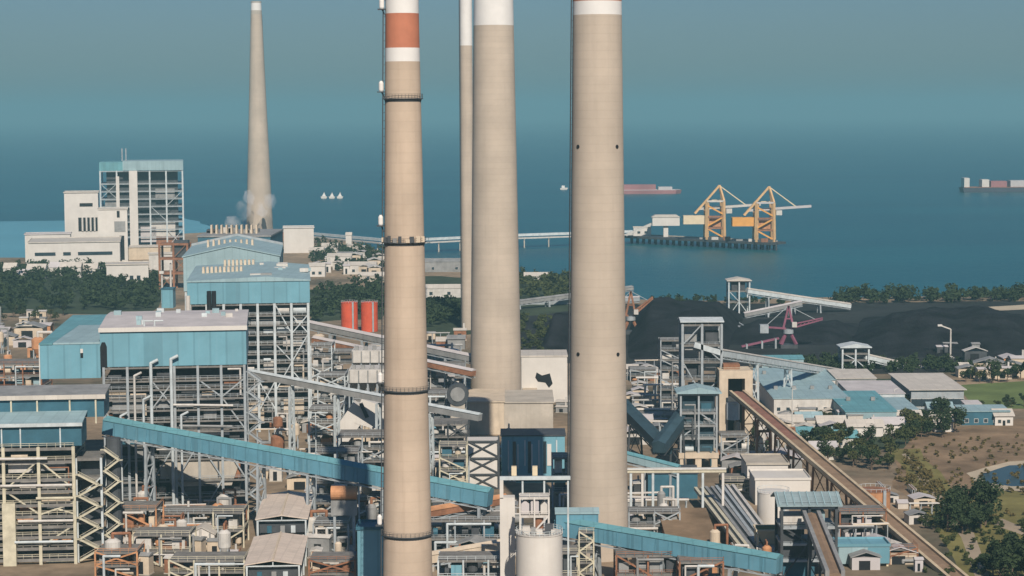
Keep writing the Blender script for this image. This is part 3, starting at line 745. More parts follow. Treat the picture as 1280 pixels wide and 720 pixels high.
t = thing('boiler_house', 'farthest boiler house in the row, grey flat roof crowded with cream ribs', 'boiler house', ((x0 + x1) / 2, Y, 0))
h = (x1 - x0) / 2
MB().box(-h, h, 0, 70, 0, zt).build('enclosure', M['blue_dark'], t)
rb = MB().box(-h - .5, h + .5, -.5, 70.5, zt + .02, zt + 1).build('roof', M['duct'], t)
vents(rb, [-h * 0.75 + i * 3.2 for i in range(10)], 20, zt + 1.0, 5.5)
for i in range(8):
    x = rn.uniform(-h, h * 0.8); MB().box(x, x + rn.uniform(2, 7), 30, 40, zt + 1.01, zt + rn.uniform(2, 4.5)).build('roof_vent', M[rn.choice(('duct', 'lagging', 'steel_dark'))], rb)
# ------------------------------------------------------------------ conveyors and transfer towers
M['belt_cream'] = mat('dusty_cream_girder', (0.46, 0.37, 0.25), 0.8, var=.2, scale=.2, streak=.3)
M['dust_belt'] = mat('dust_covered_belt', (0.23, 0.155, 0.10), 0.9, var=.25, scale=.2)
M['shade_blue'] = mat('shaded_navy_cladding', (0.03, 0.06, 0.078), 0.7, var=.3, scale=.2, streak=.3)  # blue cladding darkened in its base colour to stand in for shade
def cpt(u, v, Y): return at(u, v, Y)
gallery('conveyor_gallery', 'long blue conveyor gallery sloping from the boiler bay down behind the orange-banded chimney', cpt(132, 541, 690), cpt(612, 632, 645), 5.2, 4.7, 'blue_conv', 'teal',
        trestles=(0.12, 0.42, 0.55, 0.74, 0.98), ribs=4.2, leg=0.8)
gallery('conveyor_gallery', 'blue conveyor gallery crossing low in front of the thickest chimney', cpt(697, 667, 612), cpt(974, 716, 575), 4.6, 4.4, 'blue_conv', 'teal',
        trestles=(0.18, 0.5, 0.8, 0.97), ribs=4.2, leg=0.8)
x0, x1, z0_, z1_ = rect(695, 748, 640, 664, 608)
t = thing('conveyor_head_house', 'short taller blue head house at the upper end of the low blue conveyor', 'conveyor house', (x0, 608, 0))
MB().box(0, x1 - x0, 0, 7, z0_ + 0.6, z1_ - 0.6).build('wall', M['blue_conv'], t)
MB().prism([(-0.4, z1_ - 0.58), (7.4, z1_ - 0.58), (7.4, z1_), (3.5, z1_ + 0.8), (-0.4, z1_)], 'x', -0.3, x1 - x0 + 0.3).build('roof', M['blue_light'], t)
for x in (0.6, x1 - x0 - 0.6):
    for y in (0.6, 6.2): MB().box(x - 0.4, x + 0.4, y - 0.4, y + 0.4, 0, z0_ + 0.59).build('column', M['steel'], t)
for i in range(5): MB().bar((0.6, 0.5, i * z0_ / 5), (x1 - x0 - 0.6, 0.5, (i + 1) * z0_ / 5), 0.3).build('brace', M['steel'], t)
# lattice tower under it, seen against the chimney
x0, x1, _, z1_ = rect(724, 742, 660, 720, 602)
t = thing('lattice_tower', 'narrow lattice tower with stair landings below the blue head house', 'tower', ((x0 + x1) / 2, 602, 0))
hw = (x1 - x0) / 2
steel_frame(t, -hw, hw, 0, 4, 0, [3.2, 6.4, 9.6, 12.8, 15.6], 2, 2, 0.4, 'steel_beige', 'grating', braces=[(0, k, k + 1, 1 if k % 2 else -1) for k in range(5)], beam=0.3)

gallery('conveyor_gallery', 'thin pale grey conveyor tube passing just right of the near blue boiler house', cpt(309, 470, 790), cpt(600, 526, 735), 2.6, 2.3, 'duct', 'steel_light', trestles=(0.2, 0.4, 0.58, 0.8), under=False, mleg='steel_light')
gallery('conveyor_gallery', 'beige-roofed conveyor gallery running in front of the red tanks', cpt(386, 409, 1010), cpt(592, 452, 950), 4.0, 2.6, 'duct', 'roof_pink', trestles=(0.15, 0.35, 0.6, 0.85), leg=0.9, mleg='steel')
gallery('conveyor_gallery', 'lower brown conveyor gallery close below the beige-roofed one', cpt(392, 428, 960), cpt(592, 470, 915), 3.6, 2.4, 'rust', 'roof_pink', trestles=(0.3, 0.7), leg=0.8)
gallery('conveyor_gallery', 'dusty beige gallery rising low across the foot of the orange-banded chimney', cpt(520, 706, 590), cpt(650, 683, 600), 3.2, 2.4, 'beige', 'beige', trestles=(0.3, 0.8), leg=0.6)
gallery('conveyor_gallery', 'brown low gallery under the blue conveyor beside the dark panel house', cpt(525, 647, 640), cpt(632, 628, 660), 4.0, 2.0, 'rust', 'orange', trestles=(0.3, 0.8), leg=0.6)
gallery('conveyor_gallery', 'pale teal gallery right of the thickest chimney above the pipe bridge', cpt(770, 572, 745), cpt(848, 592, 735), 3.2, 2.6, 'blue_light', 'teal', trestles=(0.5, 0.9))
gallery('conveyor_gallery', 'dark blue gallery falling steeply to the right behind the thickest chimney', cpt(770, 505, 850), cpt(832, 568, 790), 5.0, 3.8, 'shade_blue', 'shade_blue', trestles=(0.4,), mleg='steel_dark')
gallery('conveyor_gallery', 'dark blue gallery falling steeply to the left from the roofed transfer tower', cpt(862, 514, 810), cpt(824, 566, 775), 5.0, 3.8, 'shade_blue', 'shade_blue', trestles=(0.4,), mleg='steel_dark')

# tall open transfer tower
Y = 850
x0, x1, _, zt = rect(853, 902, 405, 560, Y)
t = thing('transfer_tower', 'tall open transfer tower with pale steel columns against the coal heap', 'tower', ((x0 + x1) / 2, Y, 0)); hw = (x1 - x0) / 2
lv = [8, 15, 22, 29, 36, 43, zt]
fill_bays(t, -hw, hw, 1.5, [0] + lv, 3, 9, ('steel_dark', 'shade_blue', 'boiler', 'duct'), .9)
steel_frame(t, -hw, hw, 0, 13, 0, lv, 3, 2, 1.0, 'steel', 'grating', braces=[(0, 6, 7, 1), (1, 5, 6, -1), (0, 3, 5, -1), (1, 3, 4, 1), (0, 1, 3, 0)])
MB().prism([(-1, zt + 0.8), (7, zt + 1.8), (14, zt + 0.8), (14, zt + 1.2), (7, zt + 2.3), (-1, zt + 1.2)], 'x', -hw - 1, hw + 1).build('roof', M['steel_light'], t)
for k, (a, b, za, zb, m) in enumerate(((-6, 1, 30, 33.5, 'steel_dark'), (2, 7, 36.5, 40, 'duct'), (-7, 5, 15.5, 19, 'blue_dark'), (-5, 6, 23, 26, 'steel_dark'), (-7, -2, 44, 47, 'duct'), (-6, 6, 8.5, 13, 'boiler'))):
    MB().box(a, b, 3, 10, za, zb).build('chute_house', M[m], t)
MB().bar((-hw * 0.4, 1, 43), (hw, 1, 39.5), 3, 2.2).build('head_chute', M['steel_light'], t)
# roofed lower tower in front of it
Y = 795
x0, x1, _, zt = rect(850, 897, 492, 590, Y)
t = thing('transfer_tower', 'dark blue transfer tower with a pale peaked roof standing on a cream concrete portal', 'tower', ((x0 + x1) / 2, Y, 0)); hw = (x1 - x0) / 2
zp = at(870, 566, Y).z
steel_frame(t, -hw + 0.3, hw - 0.3, 0.4, 11, zp, [zp + 6, zp + 11, zp + 16, zt], 3, 2, 0.7, 'steel', 'duct', braces=[(0, 1, 2, 1), (1, 2, 3, -1)])
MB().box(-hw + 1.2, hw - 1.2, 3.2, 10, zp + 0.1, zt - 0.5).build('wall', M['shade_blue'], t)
fill_bays(t, -hw + 0.3, hw - 0.3, 0.4, [zp, zp + 6, zp + 11, zp + 16, zt], 3, 12, ('duct', 'blue_dark', 'steel_light', 'boiler'), .8, 2.2)
MB().prism([(-hw - 1.5, zt + 0.05), (hw + 1.5, zt + 0.05), (hw + 1.5, zt + 0.6), (0, zt + 2.6), (-hw - 1.5, zt + 0.6)], 'y', -1.2, 12.2).build('roof', M['blue_light'], t)
for xx in (-hw, -1.3, hw - 2.4): MB().box(xx, xx + 2.4, 0, 11, 0, zp - 2.2).build('portal_leg', M['beige'], t)
MB().box(-hw - 0.5, hw + 0.5, -0.4, 11.4, zp - 2.19, zp - 0.02).build('portal_beam', M['beige'], t)

# concrete junction portal and the red belted conveyor
Y = 842
x0, x1, _, zt = rect(899, 941, 463, 560, Y)
t = thing('junction_house', 'cream concrete portal tower from which the red-brown conveyor belt descends', 'tower', ((x0 + x1) / 2, Y, 0)); hw = (x1 - x0) / 2
MB().box(-hw, -hw + 3.6, 0, 14, 0, zt - 3.4).build('pillar', M['beige'], t)
MB().box(hw - 3.2, hw, 0, 14, 0, zt - 3.4).build('pillar', M['beige'], t)
MB().box(-hw, hw, 0, 14, zt - 3.39, zt).build('roof_slab', M['beige'], t)
MB().box(-hw + 3.7, hw - 3.3, 11, 13.5, 0, zt - 3.5).build('back_wall', M['steel_dark'], t)
MB().box(-hw + 2, hw - 5, 3, 9, zt + 0.02, zt + 2.2).build('roof_cabin', M['rust'], t)
mb = MB()
for (p, q) in (((-hw, 0.1, 0), (hw, 0.1, 0)), ((hw, 0.1, 0), (hw, 14, 0))):
    for h in (0.6, 1.2): mb.bar(Vector(p) + Vector((0, 0, zt + h)), Vector(q) + Vector((0, 0, zt + h)), 0.12)
mb.build('railing', M['steel_beige'], t)
MB().tube((-hw + 5.5, -1.5, 13), (-hw + 5.5, -1.5, 20), 2.8, n=16).build('vent_vessel', M['steel_light'], t)
gallery('belt_conveyor', 'long open conveyor with cream side girders and red-brown belt descending to the lower right', cpt(921, 492, 838), cpt(1228, 752, 588), 5.6, 1.5, 'belt_cream', 'red_belt', belt2=(.3, 'dust_belt'),
        trestles=(0.07, 0.15, 0.24, 0.33, 0.42, 0.5, 0.58, 0.66, 0.74, 0.82, 0.9), open_top=True, leg=0.7, mleg='rust', tw=0.9)

gallery('conveyor_gallery', 'pale grey gallery falling from the tall open tower over the blue workshop roofs', cpt(895, 445, 852), cpt(1056, 470, 1085), 3.4, 2.6, 'steel_light', 'roof_white', trestles=(0.25, 0.5, 0.75), leg=0.8, mleg='steel_light')
def small_tower(label, u0, u1, vt, Y, d, lv, roof, roof_m='steel_light', cabin='steel_dark'):
    x0, x1, _, zt = rect(u0, u1, vt, vt + 30, Y); hw = (x1 - x0) / 2
    t = thing('transfer_tower', label, 'tower', ((x0 + x1) / 2, Y, 0))
    L = [zt * f for f in lv] + [zt - 0.8]
    steel_frame(t, -hw, hw, 0, d, 0, L, 3, 2, 0.9, 'steel_light', 'grating', braces=[(0, 0, 1, 1), (1, 0, 1, -1), (0, 1, 2, -1)], rails=False)
    MB().prism([(-hw - 1.5, zt - 0.7), (hw + 1.5, zt - 0.7), (hw + 1.5, zt - 0.2), (0, zt + 1.5), (-hw - 1.5, zt - 0.2)], 'y', -1.5, d + 1.5).build('roof', M[roof_m], t)
    MB().box(-hw * 0.7, hw * 0.6, 2, d - 2, L[-2] + 0.1, zt - 1.2).build('cabin', M[cabin], t)
    return t
small_tower('small pale open tower at the edge of the coal yard above the blue roofs', 1053, 1086, 433, 1100, 11, (0.45, 0.72), True)
gallery('conveyor_gallery', 'short pale gallery bending down to the right from the small coal yard tower', cpt(1080, 448, 1102), cpt(1158, 466, 1112), 3.2, 2.2, 'steel_light', 'roof_white', trestles=(0.1, 0.45, 0.8), leg=0.9, mleg='steel_light')
small_tower('far open tower with a flat pale cap between coal heap and shore', 911, 937, 350, 1400, 12, (0.4, 0.7), True, 'roof_white')
gallery('conveyor_gallery', 'long pale gallery descending rightward from the far capped tower across the coal', cpt(933, 366, 1400), cpt(1062, 385, 1425), 4.0, 2.6, 'steel_light', 'roof_white', trestles=(0.2, 0.45, 0.7), leg=1.0, mleg='steel')
gallery('conveyor_gallery', 'short pale gallery crossing below the long one towards the magenta machine', cpt(930, 396, 1385), cpt(1002, 381, 1396), 3.4, 2.4, 'duct', 'roof_pink', trestles=(0.4, 0.8), leg=1.0, mleg='steel')
gallery('conveyor_gallery', 'grey trailing belt running down from the far capped tower to the magenta machine', cpt(905, 397, 1390), cpt(968, 437, 1215), 4.0, 1.8, 'steel', 'duct', trestles=(0.3, 0.6), leg=0.9, open_top=True)
gallery('conveyor_gallery', 'pale gallery between the two pale chimneys along the dark shoreline', cpt(600, 384, 1500), cpt(800, 376, 1480), 4.0, 2.6, 'steel', 'roof_pink', trestles=(0.2, 0.4, 0.6, 0.8), leg=1.0)
gallery('conveyor_gallery', 'sloping brown-grey gallery above the shoreline between the two pale chimneys', cpt(610, 385, 1440), cpt(790, 362, 1520), 4.0, 2.2, 'duct', 'duct', trestles=(0.2, 0.4, 0.6, 0.8), leg=1.0)

def stacker(label, u, v, Y, boom, counter, mast_h, m, rz=0.0):
    p = gp(u, v); t = thing('stacker_reclaimer', label, 'stacker', (p.x, Y, 0))
    MB().box(-5, 5, -4, 4, 0, 2.2).build('bogie_frame', M['steel_dark'], t)
    for s in (-1, 1):
        mb = MB(); mb.bar((s * 4.5, -3, 2.2), (s * 1.2, 0, 9), 1.3); mb.bar((s * 4.5, 3, 2.2), (s * 1.2, 0, 9), 1.3); mb.build('portal_leg', M[m], t)
    MB().tube((0, 0, 8.6), (0, 0, 11), 3.0, n=14).build('slew_ring', M['steel'], t)
    mb = MB(); mb.bar((-3.2, 0, 11), (0, 0, mast_h), 1.2); mb.bar((3.2, 0, 11), (0, 0, mast_h), 1.2); mb.bar((-1.8, 0, 11 + (mast_h - 11) * .45), (1.8, 0, 11 + (mast_h - 11) * .45), 0.7); mb.build('mast', M[m], t)
    mb = MB()
    bq = Vector(boom); a = Vector((1.5, 0, 11.5))
    mb.bar(a, bq, 2.2, 0.7); mb.bar(a + Vector((0, 0, 2.4)), bq + Vector((0, 0, 0.9)), 1.6, 0.6)
    for i in range(8):
        mb.bar(a.lerp(bq, i / 8), (a + Vector((0, 0, 2.4))).lerp(bq + Vector((0, 0, .9)), (i + 1) / 8), 0.35)
    mb.build('boom', M[m], t)
    cq = Vector(counter)
    mb = MB(); mb.bar((-1.5, 0, 11.5), cq, 2.0, 1.0); mb.build('counterweight_arm', M[m], t)
    MB().box(cq.x - 3, cq.x + 2, -2.5, 2.5, cq.z - 3.5, cq.z + 1.5).build('counterweight', M['steel'], t)
    for q in (bq * 0.75 + a * 0.25 + Vector((0, 0, 1.5)), cq):
        MB().bar((0, 0, mast_h), q, 0.35).build('stay_cable', M['steel'], t)
    MB().box(1.8, 4.6, -3.2, -0.8, 12.5, 15.5).build('operator_cab', M['lagging'], t)
    return t
stacker('faded magenta stacker machine with a raised boom on the coal yard', 988, 437, 1208, (20, -2, 17), (-14, 0, 12.5), 25, 'magenta')
stacker('rusty stacker machine half hidden beside the thickest chimney', 790, 420, 1290, (14, 4, 22), (-14, 0, 13), 27, 'rust')
mb_ = thing('tripper_car', 'low grey-magenta tripper car on rails left of the magenta stacker', 'tripper car', (gp(955, 438).x, 1206, 0))
MB().bar((-12, 0, 1.2), (10, 0, 6), 3, 1).build('inclined_frame', M['magenta'], mb_)
for x in (-9, 0, 8): MB().box(x - .5, x + .5, -2, 2, 0, 2 + (x + 12) * .2).build('support_leg', M['steel'], mb_)
# ------------------------------------------------------------------ middle of the plant
def rx(u0, u1, Y): return at(u0, 400, Y).x, at(u1, 400, Y).x
# concrete block under the wide chimney
Y = 886
a, b = rx(583, 691, Y); um = at(630, 500, Y).x; zt = at(620, 503, Y).z
t = thing('flue_house', 'beige concrete flue house at the foot of the wide pale chimney', 'building', (a, Y, 0))
MB().box(0, um - a - 0.02, 0, 40, 0, zt).build('wall', M['beige'], t)
MB().box(um - a, b - a, 1.5, 40, 0, zt - 0.6).build('side_wall', M['concrete_grey'], t)
MB().box(-0.5, um - a + 0.3, -0.5, 40.4, zt + 0.01, zt + 0.6).build('roof', M['beige'], t)
MB().box(um - a + 0.32, b - a + 0.5, 1.0, 40.4, zt - 0.58, zt).build('roof', M['concrete_grey'], t)
# white building with a broken dark opening right of the wide chimney
Y = 985
a, b, z0_, z1_ = rect(652, 709, 446, 503, Y)
t = thing('bunker_building', 'white sunlit bunker building with a ragged dark opening between the two pale chimneys', 'building', (a, Y, 0))
w = b - a
MB().box(0, w, 0, 24, 0, z1_).build('wall', M['white'], t)
MB().box(-0.3, w + 0.3, -0.3, 24.3, z1_ + 0.01, z1_ + 0.7).build('roof', M['roof_white'], t)
MB().prism([(w * .33, z1_ - 7.5), (w * .45, z1_ - 9), (w * .62, z1_ - 8), (w * .68, z1_ - 13), (w * .6, z1_ - 15), (w * .52, z1_ - 12.5), (w * .36, z1_ - 12), (w * .3, z1_ - 10)][::-1], 'y', -0.12, -0.01).build('opening', M['dark'], t)
MB().box(0.5, w * .34, -5, -0.02, 0, z1_ - 15).build('annex', M['beige'], t)

# X-braced white panel frame and dark panel house
Y = 756
a, b, _, zt = rect(583, 623, 550, 600, Y)
t = thing('panel_tower', 'square tower of white panels behind dark crossed bracing', 'building', (a, Y, 0)); w = b - a
MB().box(0.2, w - 0.2, 0.5, 10, 0, zt - 0.4).build('panel_wall', M['white'], t)
steel_frame(t, 0, w, 0, 10.4, 0, [zt * .33, zt * .66, zt], 2, 2, 0.7, 'steel_dark', 'steel_dark', braces=[(0, 0, 1, 0), (0, 1, 2, 0), (0, 2, 3, 0)], rails=False, slab=False)
Y = 772
a, b, _, zt = rect(627, 706, 545, 600, Y)
t = thing('panel_house', 'blue panelled house with vertical white strips behind the silo frames', 'building', (a, Y, 0)); w = b - a
MB().box(0, w, 0, 16, 0, zt).build('wall', M['blue'], t)
MB().box(-.4, w + .4, -.4, 16.4, zt + .01, zt + .5).build('roof', M['steel_dark'], t)
for i, f in enumerate((0.1, 0.25, 0.36, 0.47, 0.58, 0.72, 0.86)):
    MB().box(w * f, w * f + (0.5 if i != 5 else 1.6), -0.25, -0.01, 4 + i % 3, zt - 1.5 - (i % 2) * 1.5).build('wall_strip', M['steel_light' if i != 5 else 'white'], t)
for f in (0.18, 0.42, 0.66): MB().box(w * f, w * f + 1.2, -.12, -.011, 3, zt - 2).build('window', M['glass'], t)

# silos in front
Y = 545
p = at(674, 665, Y); r = 29.5 * mpp(Y)
t = thing('silo', 'white cylindrical ash silo with railed machinery on top, at the bottom centre', 'silo', (p.x, Y, 0))
mb = MB(); mb.lathe([(r, 0), (r, p.z)], 40, cap=False); mb.build('shell', M['white'], t, smooth=True)
MB().lathe([(r + .15, p.z - .25), (r + .15, p.z + .02)], 40).build('roof_plate', M['lagging'], t)
mb = MB()
for k in range(28):
    A, B = 2 * math.pi * k / 28, 2 * math.pi * (k + 1) / 28
    P, Q = Vector((r * math.cos(A), r * math.sin(A), p.z)), Vector((r * math.cos(B), r * math.sin(B), p.z))
    for h in (0.6, 1.2): mb.bar(P + Vector((0, 0, h)), Q + Vector((0, 0, h)), 0.1)
    mb.bar(P, P + Vector((0, 0, 1.2)), 0.1)
mb.build('railing', M['steel_light'], t)
for (x, y, s, h, m) in ((-3.5, -3, 1.0, 2.2, 'lagging'), (0, -4, .8, 1.6, 'white'), (2.6, -2.4, 1.1, 2.6, 'steel_dark'), (3.6, -3.6, .5, 1.4, 'lagging'), (-1.6, -3.4, .6, 2.0, 'duct')):
    MB().box(x - s, x + s, y - s, y + s, p.z + .03, p.z + h).build('roof_equipment', M[m], t)
zf = p.z
lx0, lx1 = -r * .82, r * .42
steel_frame(t, lx0, lx1, 0.5, 6, zf + 0.1, [zf + 4.4, zf + 9.4], 3, 2, 0.4, 'white', 'lagging', braces=[(1, 0, 1, 1)], beam=.35)
for k, (x, s, h, m) in enumerate(((lx0 + 1.4, 1.1, 4, 'roof_pink'), (lx0 + 4, 1.1, 4.6, 'roof_pink'), (lx1 - 1.2, 1.0, 3.6, 'lagging'))):
    MB().prism([(x - s, zf + 4.6), (x + s, zf + 4.6), (x + s, zf + 4.4 + h - 1), (x, zf + 4.4 + h), (x - s, zf + 4.4 + h - 1)], 'y', 1.2, 5).build('bag_filter', M[m], t)
MB().tube((lx0 + 5, 2.5, zf + .6), (lx0 + 5, 2.5, zf + 4), 1.4, n=12).build('cyclone', M['rust'], t)
Y = 562
p = at(634, 600, Y); w = 19 * mpp(Y)
t = thing('elevator_shaft', 'white vertical elevator casing with a bent top left of the ash silo', 'elevator', (p.x, Y, 0))
MB().box(-w / 2, w / 2, 0, 4, 0, at(634, 622, Y).z).build('casing', M['white'], t)
MB().box(-w / 2, -w / 2 + 1.0, -.4, 1.0, at(634, 622, Y).z + .01, p.z).build('post', M['white'], t)
MB().box(-w / 2, 17.5, -.4, .6, p.z + .01, p.z + 1.0).build('pipe_beam', M['steel_light'], t)
MB().box(2.5, 17.4, .7, 3, p.z - .9, p.z + .6).build('walkway', M['blue_dark'], t)
for x in (4, 10, 16.6): MB().box(x, x + .5, .1, .5, 0, p.z).build('post', M['steel_light'], t)
for x in (1.2, 7): MB().box(x, x + 1.4, .8, 2.2, p.z + 1.02, p.z + 3.6).build('motor_box', M['crane_white'], t)
# pipe bridge right of the thickest chimney
Y = 692
a, b, _, zt = rect(786, 906, 586, 610, Y)
t = thing('pipe_bridge', 'pale pipe bridge on tall white posts right of the thickest chimney', 'pipe bridge', (a, Y, 0)); w = b - a
for f in (0.01, 0.13, 0.24, 0.5, 0.76, 0.97): MB().box(w * f, w * f + .8, 0, .8, 0, zt - 1.2).build('post', M['white' if f in (0.13, 0.97) else 'steel_light'], t)
MB().box(-.5, w + .5, -.3, 2.6, zt - 1.19, zt - .5).build('deck_beam', M['steel_beige'], t)
for k in range(4): pipe(t, [(-.5, .1 + k * .7, zt - .1), (w * .3, .1 + k * .7, zt - .1), (w + .5, .1 + k * .7, zt - .1)], .28, ('lagging', 'steel_light', 'duct', 'lagging')[k])
a, b, _, zt = rect(810, 872, 592, 640, 735)
block('coal_shelter', 'long dark coal shelter behind the pale pipe bridge', a, b, 735, 752, zt, 'blue_dark', 'steel_dark', 'gable', rise=1.5)

# electrostatic precipitators (pale hoppered boxes) between second boiler house and the banded chimney
def precipitator(label, u0, u1, v0, v1, Y, n, d=16, m='lagging'):
    a, b, zl, zt = rect(u0, u1, v0, v1, Y); w = b - a
    t = thing('precipitator', label, 'dust filter', (a, Y, 0))
    hb = (zt - zl) * .55
    MB().box(0, w, 0, d, zt - hb, zt).build('casing', M[m], t)
    for i in range(n):
        x0, x1 = w * i / n + .1, w * (i + 1) / n - .1; xm = (x0 + x1) / 2
        mb = MB(); mb.hexa([(xm - .5, d * .4, zl), (xm + .5, d * .4, zl), (xm + .5, d * .6, zl), (xm - .5, d * .6, zl), (x0, .1, zt - hb - .02), (x1, .1, zt - hb - .02), (x1, d - .1, zt - hb - .02), (x0, d - .1, zt - hb - .02)]); mb.build('dust_hopper', M[m], t)
        MB().box(x0, x0 + .5, -.35, -.02, zt - hb, zt - .3).build('stiffener', M['duct'], t)
        MB().box(xm - .8, xm + .8, 2, 4, zt + .02, zt + 1.6).build('rapper_box', M['duct'], t)
        MB().box(x0 - .2, x0 + .4, .2, .8, 0, zt - hb - .03).build('leg', M['steel'], t)
        MB().box(x0 - .2, x0 + .4, d - .8, d - .2, 0, zt - hb - .03).build('leg', M['steel'], t)
    return t
precipitator('upper pale dust filter with pointed hoppers left of the banded chimney', 440, 484, 438, 466, 880, 4)
precipitator('lower pale dust filter in front of the upper one, just above the slanting tube', 436, 482, 462, 492, 830, 4)
Y = 775
t = thing('flue_duct', 'big white slanting flue duct with dark joints left of the banded chimney', 'duct', (at(455, 520, Y).x, Y, 0))
ox = t.location.x
def dq(u, v, d=0): p = at(u, v, Y); return Vector((p.x - ox, d, p.z))
MB().bar(dq(424, 548), dq(452, 508), 7, 7).build('duct_leg', M['white'], t)
MB().bar(dq(448, 512, .2), dq(486, 524, .2), 7.6, 9.5).build('duct_body', M['white'], t)
MB().bar(dq(452, 502, -4), dq(460, 520, -4), .4, 1.4).build('joint', M['steel_dark'], t)
MB().bar(dq(436, 537, -3.8), dq(444, 543, -3.8), .4, 1.6).build('joint', M['steel_dark'], t)
MB().box(-6, 10, 0, 8, 0, dq(455, 546).z).build('fan_house', M['beige'], t)
for x in (-9, 11): MB().box(x - .4, x + .4, 1, 2, 0, dq(455, 530).z).build('support', M['steel'], t)

# process racks filling the plant; every unit its own label
U = lambda lab, u0, u1, vt, Y, d, seed, **k: plant_unit(lab, *rx(u0, u1, Y), Y, Y + d, max(5, at((u0 + u1) / 2, vt, Y).z), seed, **k)
U('rack of beige casings under the beige-roofed gallery, right of the second boiler house', 388, 414, 432, 900, 16, 11, mf='steel_light', pal=('beige', 'lagging', 'duct', 'concrete_grey'), nx=2)
U('rusty rack between that boiler house and the pale dust filters', 412, 440, 440, 910, 16, 12, pal=('rust', 'beige', 'duct', 'roof_pink'))
U('rack with orange and beige casings below the thin pale tube', 384, 424, 512, 800, 16, 13, mf='steel_light', pal=('beige', 'orange', 'lagging', 'duct'))
U('dark rack directly beneath the big white slanting duct', 420, 482, 545, 740, 16, 14, mf='steel', pal=('boiler', 'duct', 'lagging', 'steel_dark'))
U('low brown rack below the shaded stretch of the long blue conveyor', 388, 448, 628, 672, 14, 15, mf='steel', pal=('rust', 'beige', 'boiler', 'duct'))
U('rack with pale columns hugging the banded chimney under the long blue conveyor', 446, 490, 604, 660, 14, 16, mf='steel_light', pal=('beige', 'boiler', 'lagging', 'concrete_grey'))
U('brown rack beside the thin chimney above the gallery ends', 530, 580, 458, 930, 20, 17, pal=('rust', 'beige', 'duct', 'roof_pink'))
U('pale rack behind the banded chimney left of the flue house', 532, 582, 492, 860, 16, 18, pal=('beige', 'lagging', 'roof_pink', 'boiler'))
U('dark blue rack behind the banded chimney right side, left of the white panel tower', 534, 584, 530, 790, 16, 19, mf='steel_dark', pal=('blue_dark', 'boiler', 'duct', 'lagging'))
U('reddish low rack at the foot of the white panel tower', 540, 584, 582, 735, 12, 20, pal=('rust', 'beige', 'roof_pink', 'duct'))
U('dark rack under the dusty beige gallery at the bottom centre', 530, 640, 650, 640, 14, 21, mf='steel', pal=('blue_dark', 'boiler', 'duct', 'steel_dark'))
U('low rack of blue and dark casings at the very bottom beside the banded chimney', 545, 640, 700, 568, 12, 22, mf='steel_light', pal=('blue', 'boiler', 'lagging', 'steel_dark'))
U('dark pipe rack between the panel house and the thickest chimney', 690, 715, 572, 720, 12, 23, mf='steel', pal=('boiler', 'blue_dark', 'lagging', 'duct'))
U('low rack right of the silo under the blue head house', 700, 722, 690, 585, 10, 24, mf='steel_beige', pal=('beige', 'boiler', 'duct', 'lagging'))
U('beige low rack of machinery behind the dark galleries right of the thickest chimney', 786, 846, 522, 905, 18, 25, pal=('beige', 'lagging', 'roof_pink', 'duct'))
U('rusty rack beside the coal yard right of the thickest chimney', 788, 820, 462, 1060, 16, 26, pal=('rust', 'beige', 'duct', 'orange'))
U('grey frame rack left of the tall open tower', 826, 852, 425, 930, 12, 27, mf='steel', pal=('duct', 'steel_dark', 'lagging'))
U('low tangled rack below the concrete portal', 902, 936, 545, 800, 14, 28, mf='steel', pal=('boiler', 'duct', 'lagging', 'rust'))
U('low grey rack just left of the white tank', 905, 940, 600, 745, 14, 29, mf='steel_beige', pal=('beige', 'duct', 'boiler', 'lagging'))
U('brown machinery rack under the low blue conveyor', 770, 850, 694, 590, 12, 30, mf='rust', pal=('rust', 'beige', 'duct', 'boiler'), dense=1.2)
U('second brown machinery rack under the low blue conveyor, nearer its lower end', 850, 905, 702, 580, 10, 31, mf='rust', pal=('rust', 'boiler', 'lagging', 'orange'))
U('orange-brown machinery rack between the stair and the sheds', 138, 190, 636, 655, 14, 32, mf='orange', pal=('orange', 'rust', 'beige', 'orange'))
U('low orange-brown machinery rack at the bottom edge beside the stair', 112, 165, 690, 612, 12, 33, mf='orange', pal=('orange', 'rust', 'beige', 'duct'))
U('cream pipework rack left of the nearest white shed', 262, 300, 640, 655, 12, 34, mf='steel_beige', pal=('beige', 'lagging', 'orange', 'duct'))
U('low beige equipment deck at the bottom edge beside the nearest shed', 205, 300, 700, 605, 12, 35, mf='steel_beige', pal=('beige', 'orange', 'lagging', 'rust'))
U('brown rack with round vessels right of the farther white shed', 388, 432, 655, 640, 12, 36, mf='steel', pal=('rust', 'beige', 'boiler', 'concrete_grey'))
U('tan low rack right of the nearest white shed at the bottom', 382, 440, 700, 600, 12, 37, mf='rust', pal=('rust', 'beige', 'orange'))
U('orange and beige low rack seen left of the big blue boiler house', -20, 52, 500, 800, 20, 38, mf='orange', pal=('orange', 'beige', 'roof_pink', 'blue_light'))
U('rack with blue panels against the left edge above the boiler bay', -20, 50, 455, 900, 20, 39, mf='rust', pal=('blue_light', 'beige', 'orange', 'roof_pink'))
U('taller rack of pale casings between the second boiler house and the dust filters', 396, 430, 470, 850, 16, 51, mf='steel_light', pal=('beige', 'lagging', 'duct', 'roof_pink'))
U('beige rack behind the big white slanting duct, left of the banded chimney', 440, 486, 500, 800, 14, 52, mf='steel_light', pal=('lagging', 'beige', 'white', 'duct'), dense=1.2)
U('low pinkish rack below the lower brown gallery', 400, 440, 470, 930, 14, 53, mf='rust', pal=('roof_pink', 'rust', 'beige', 'duct'))
U('dark tall rack close behind the long blue conveyor, left of the banded chimney', 392, 446, 565, 715, 12, 54, mf='steel', pal=('boiler', 'duct', 'lagging', 'steel_dark'), dense=1.2)
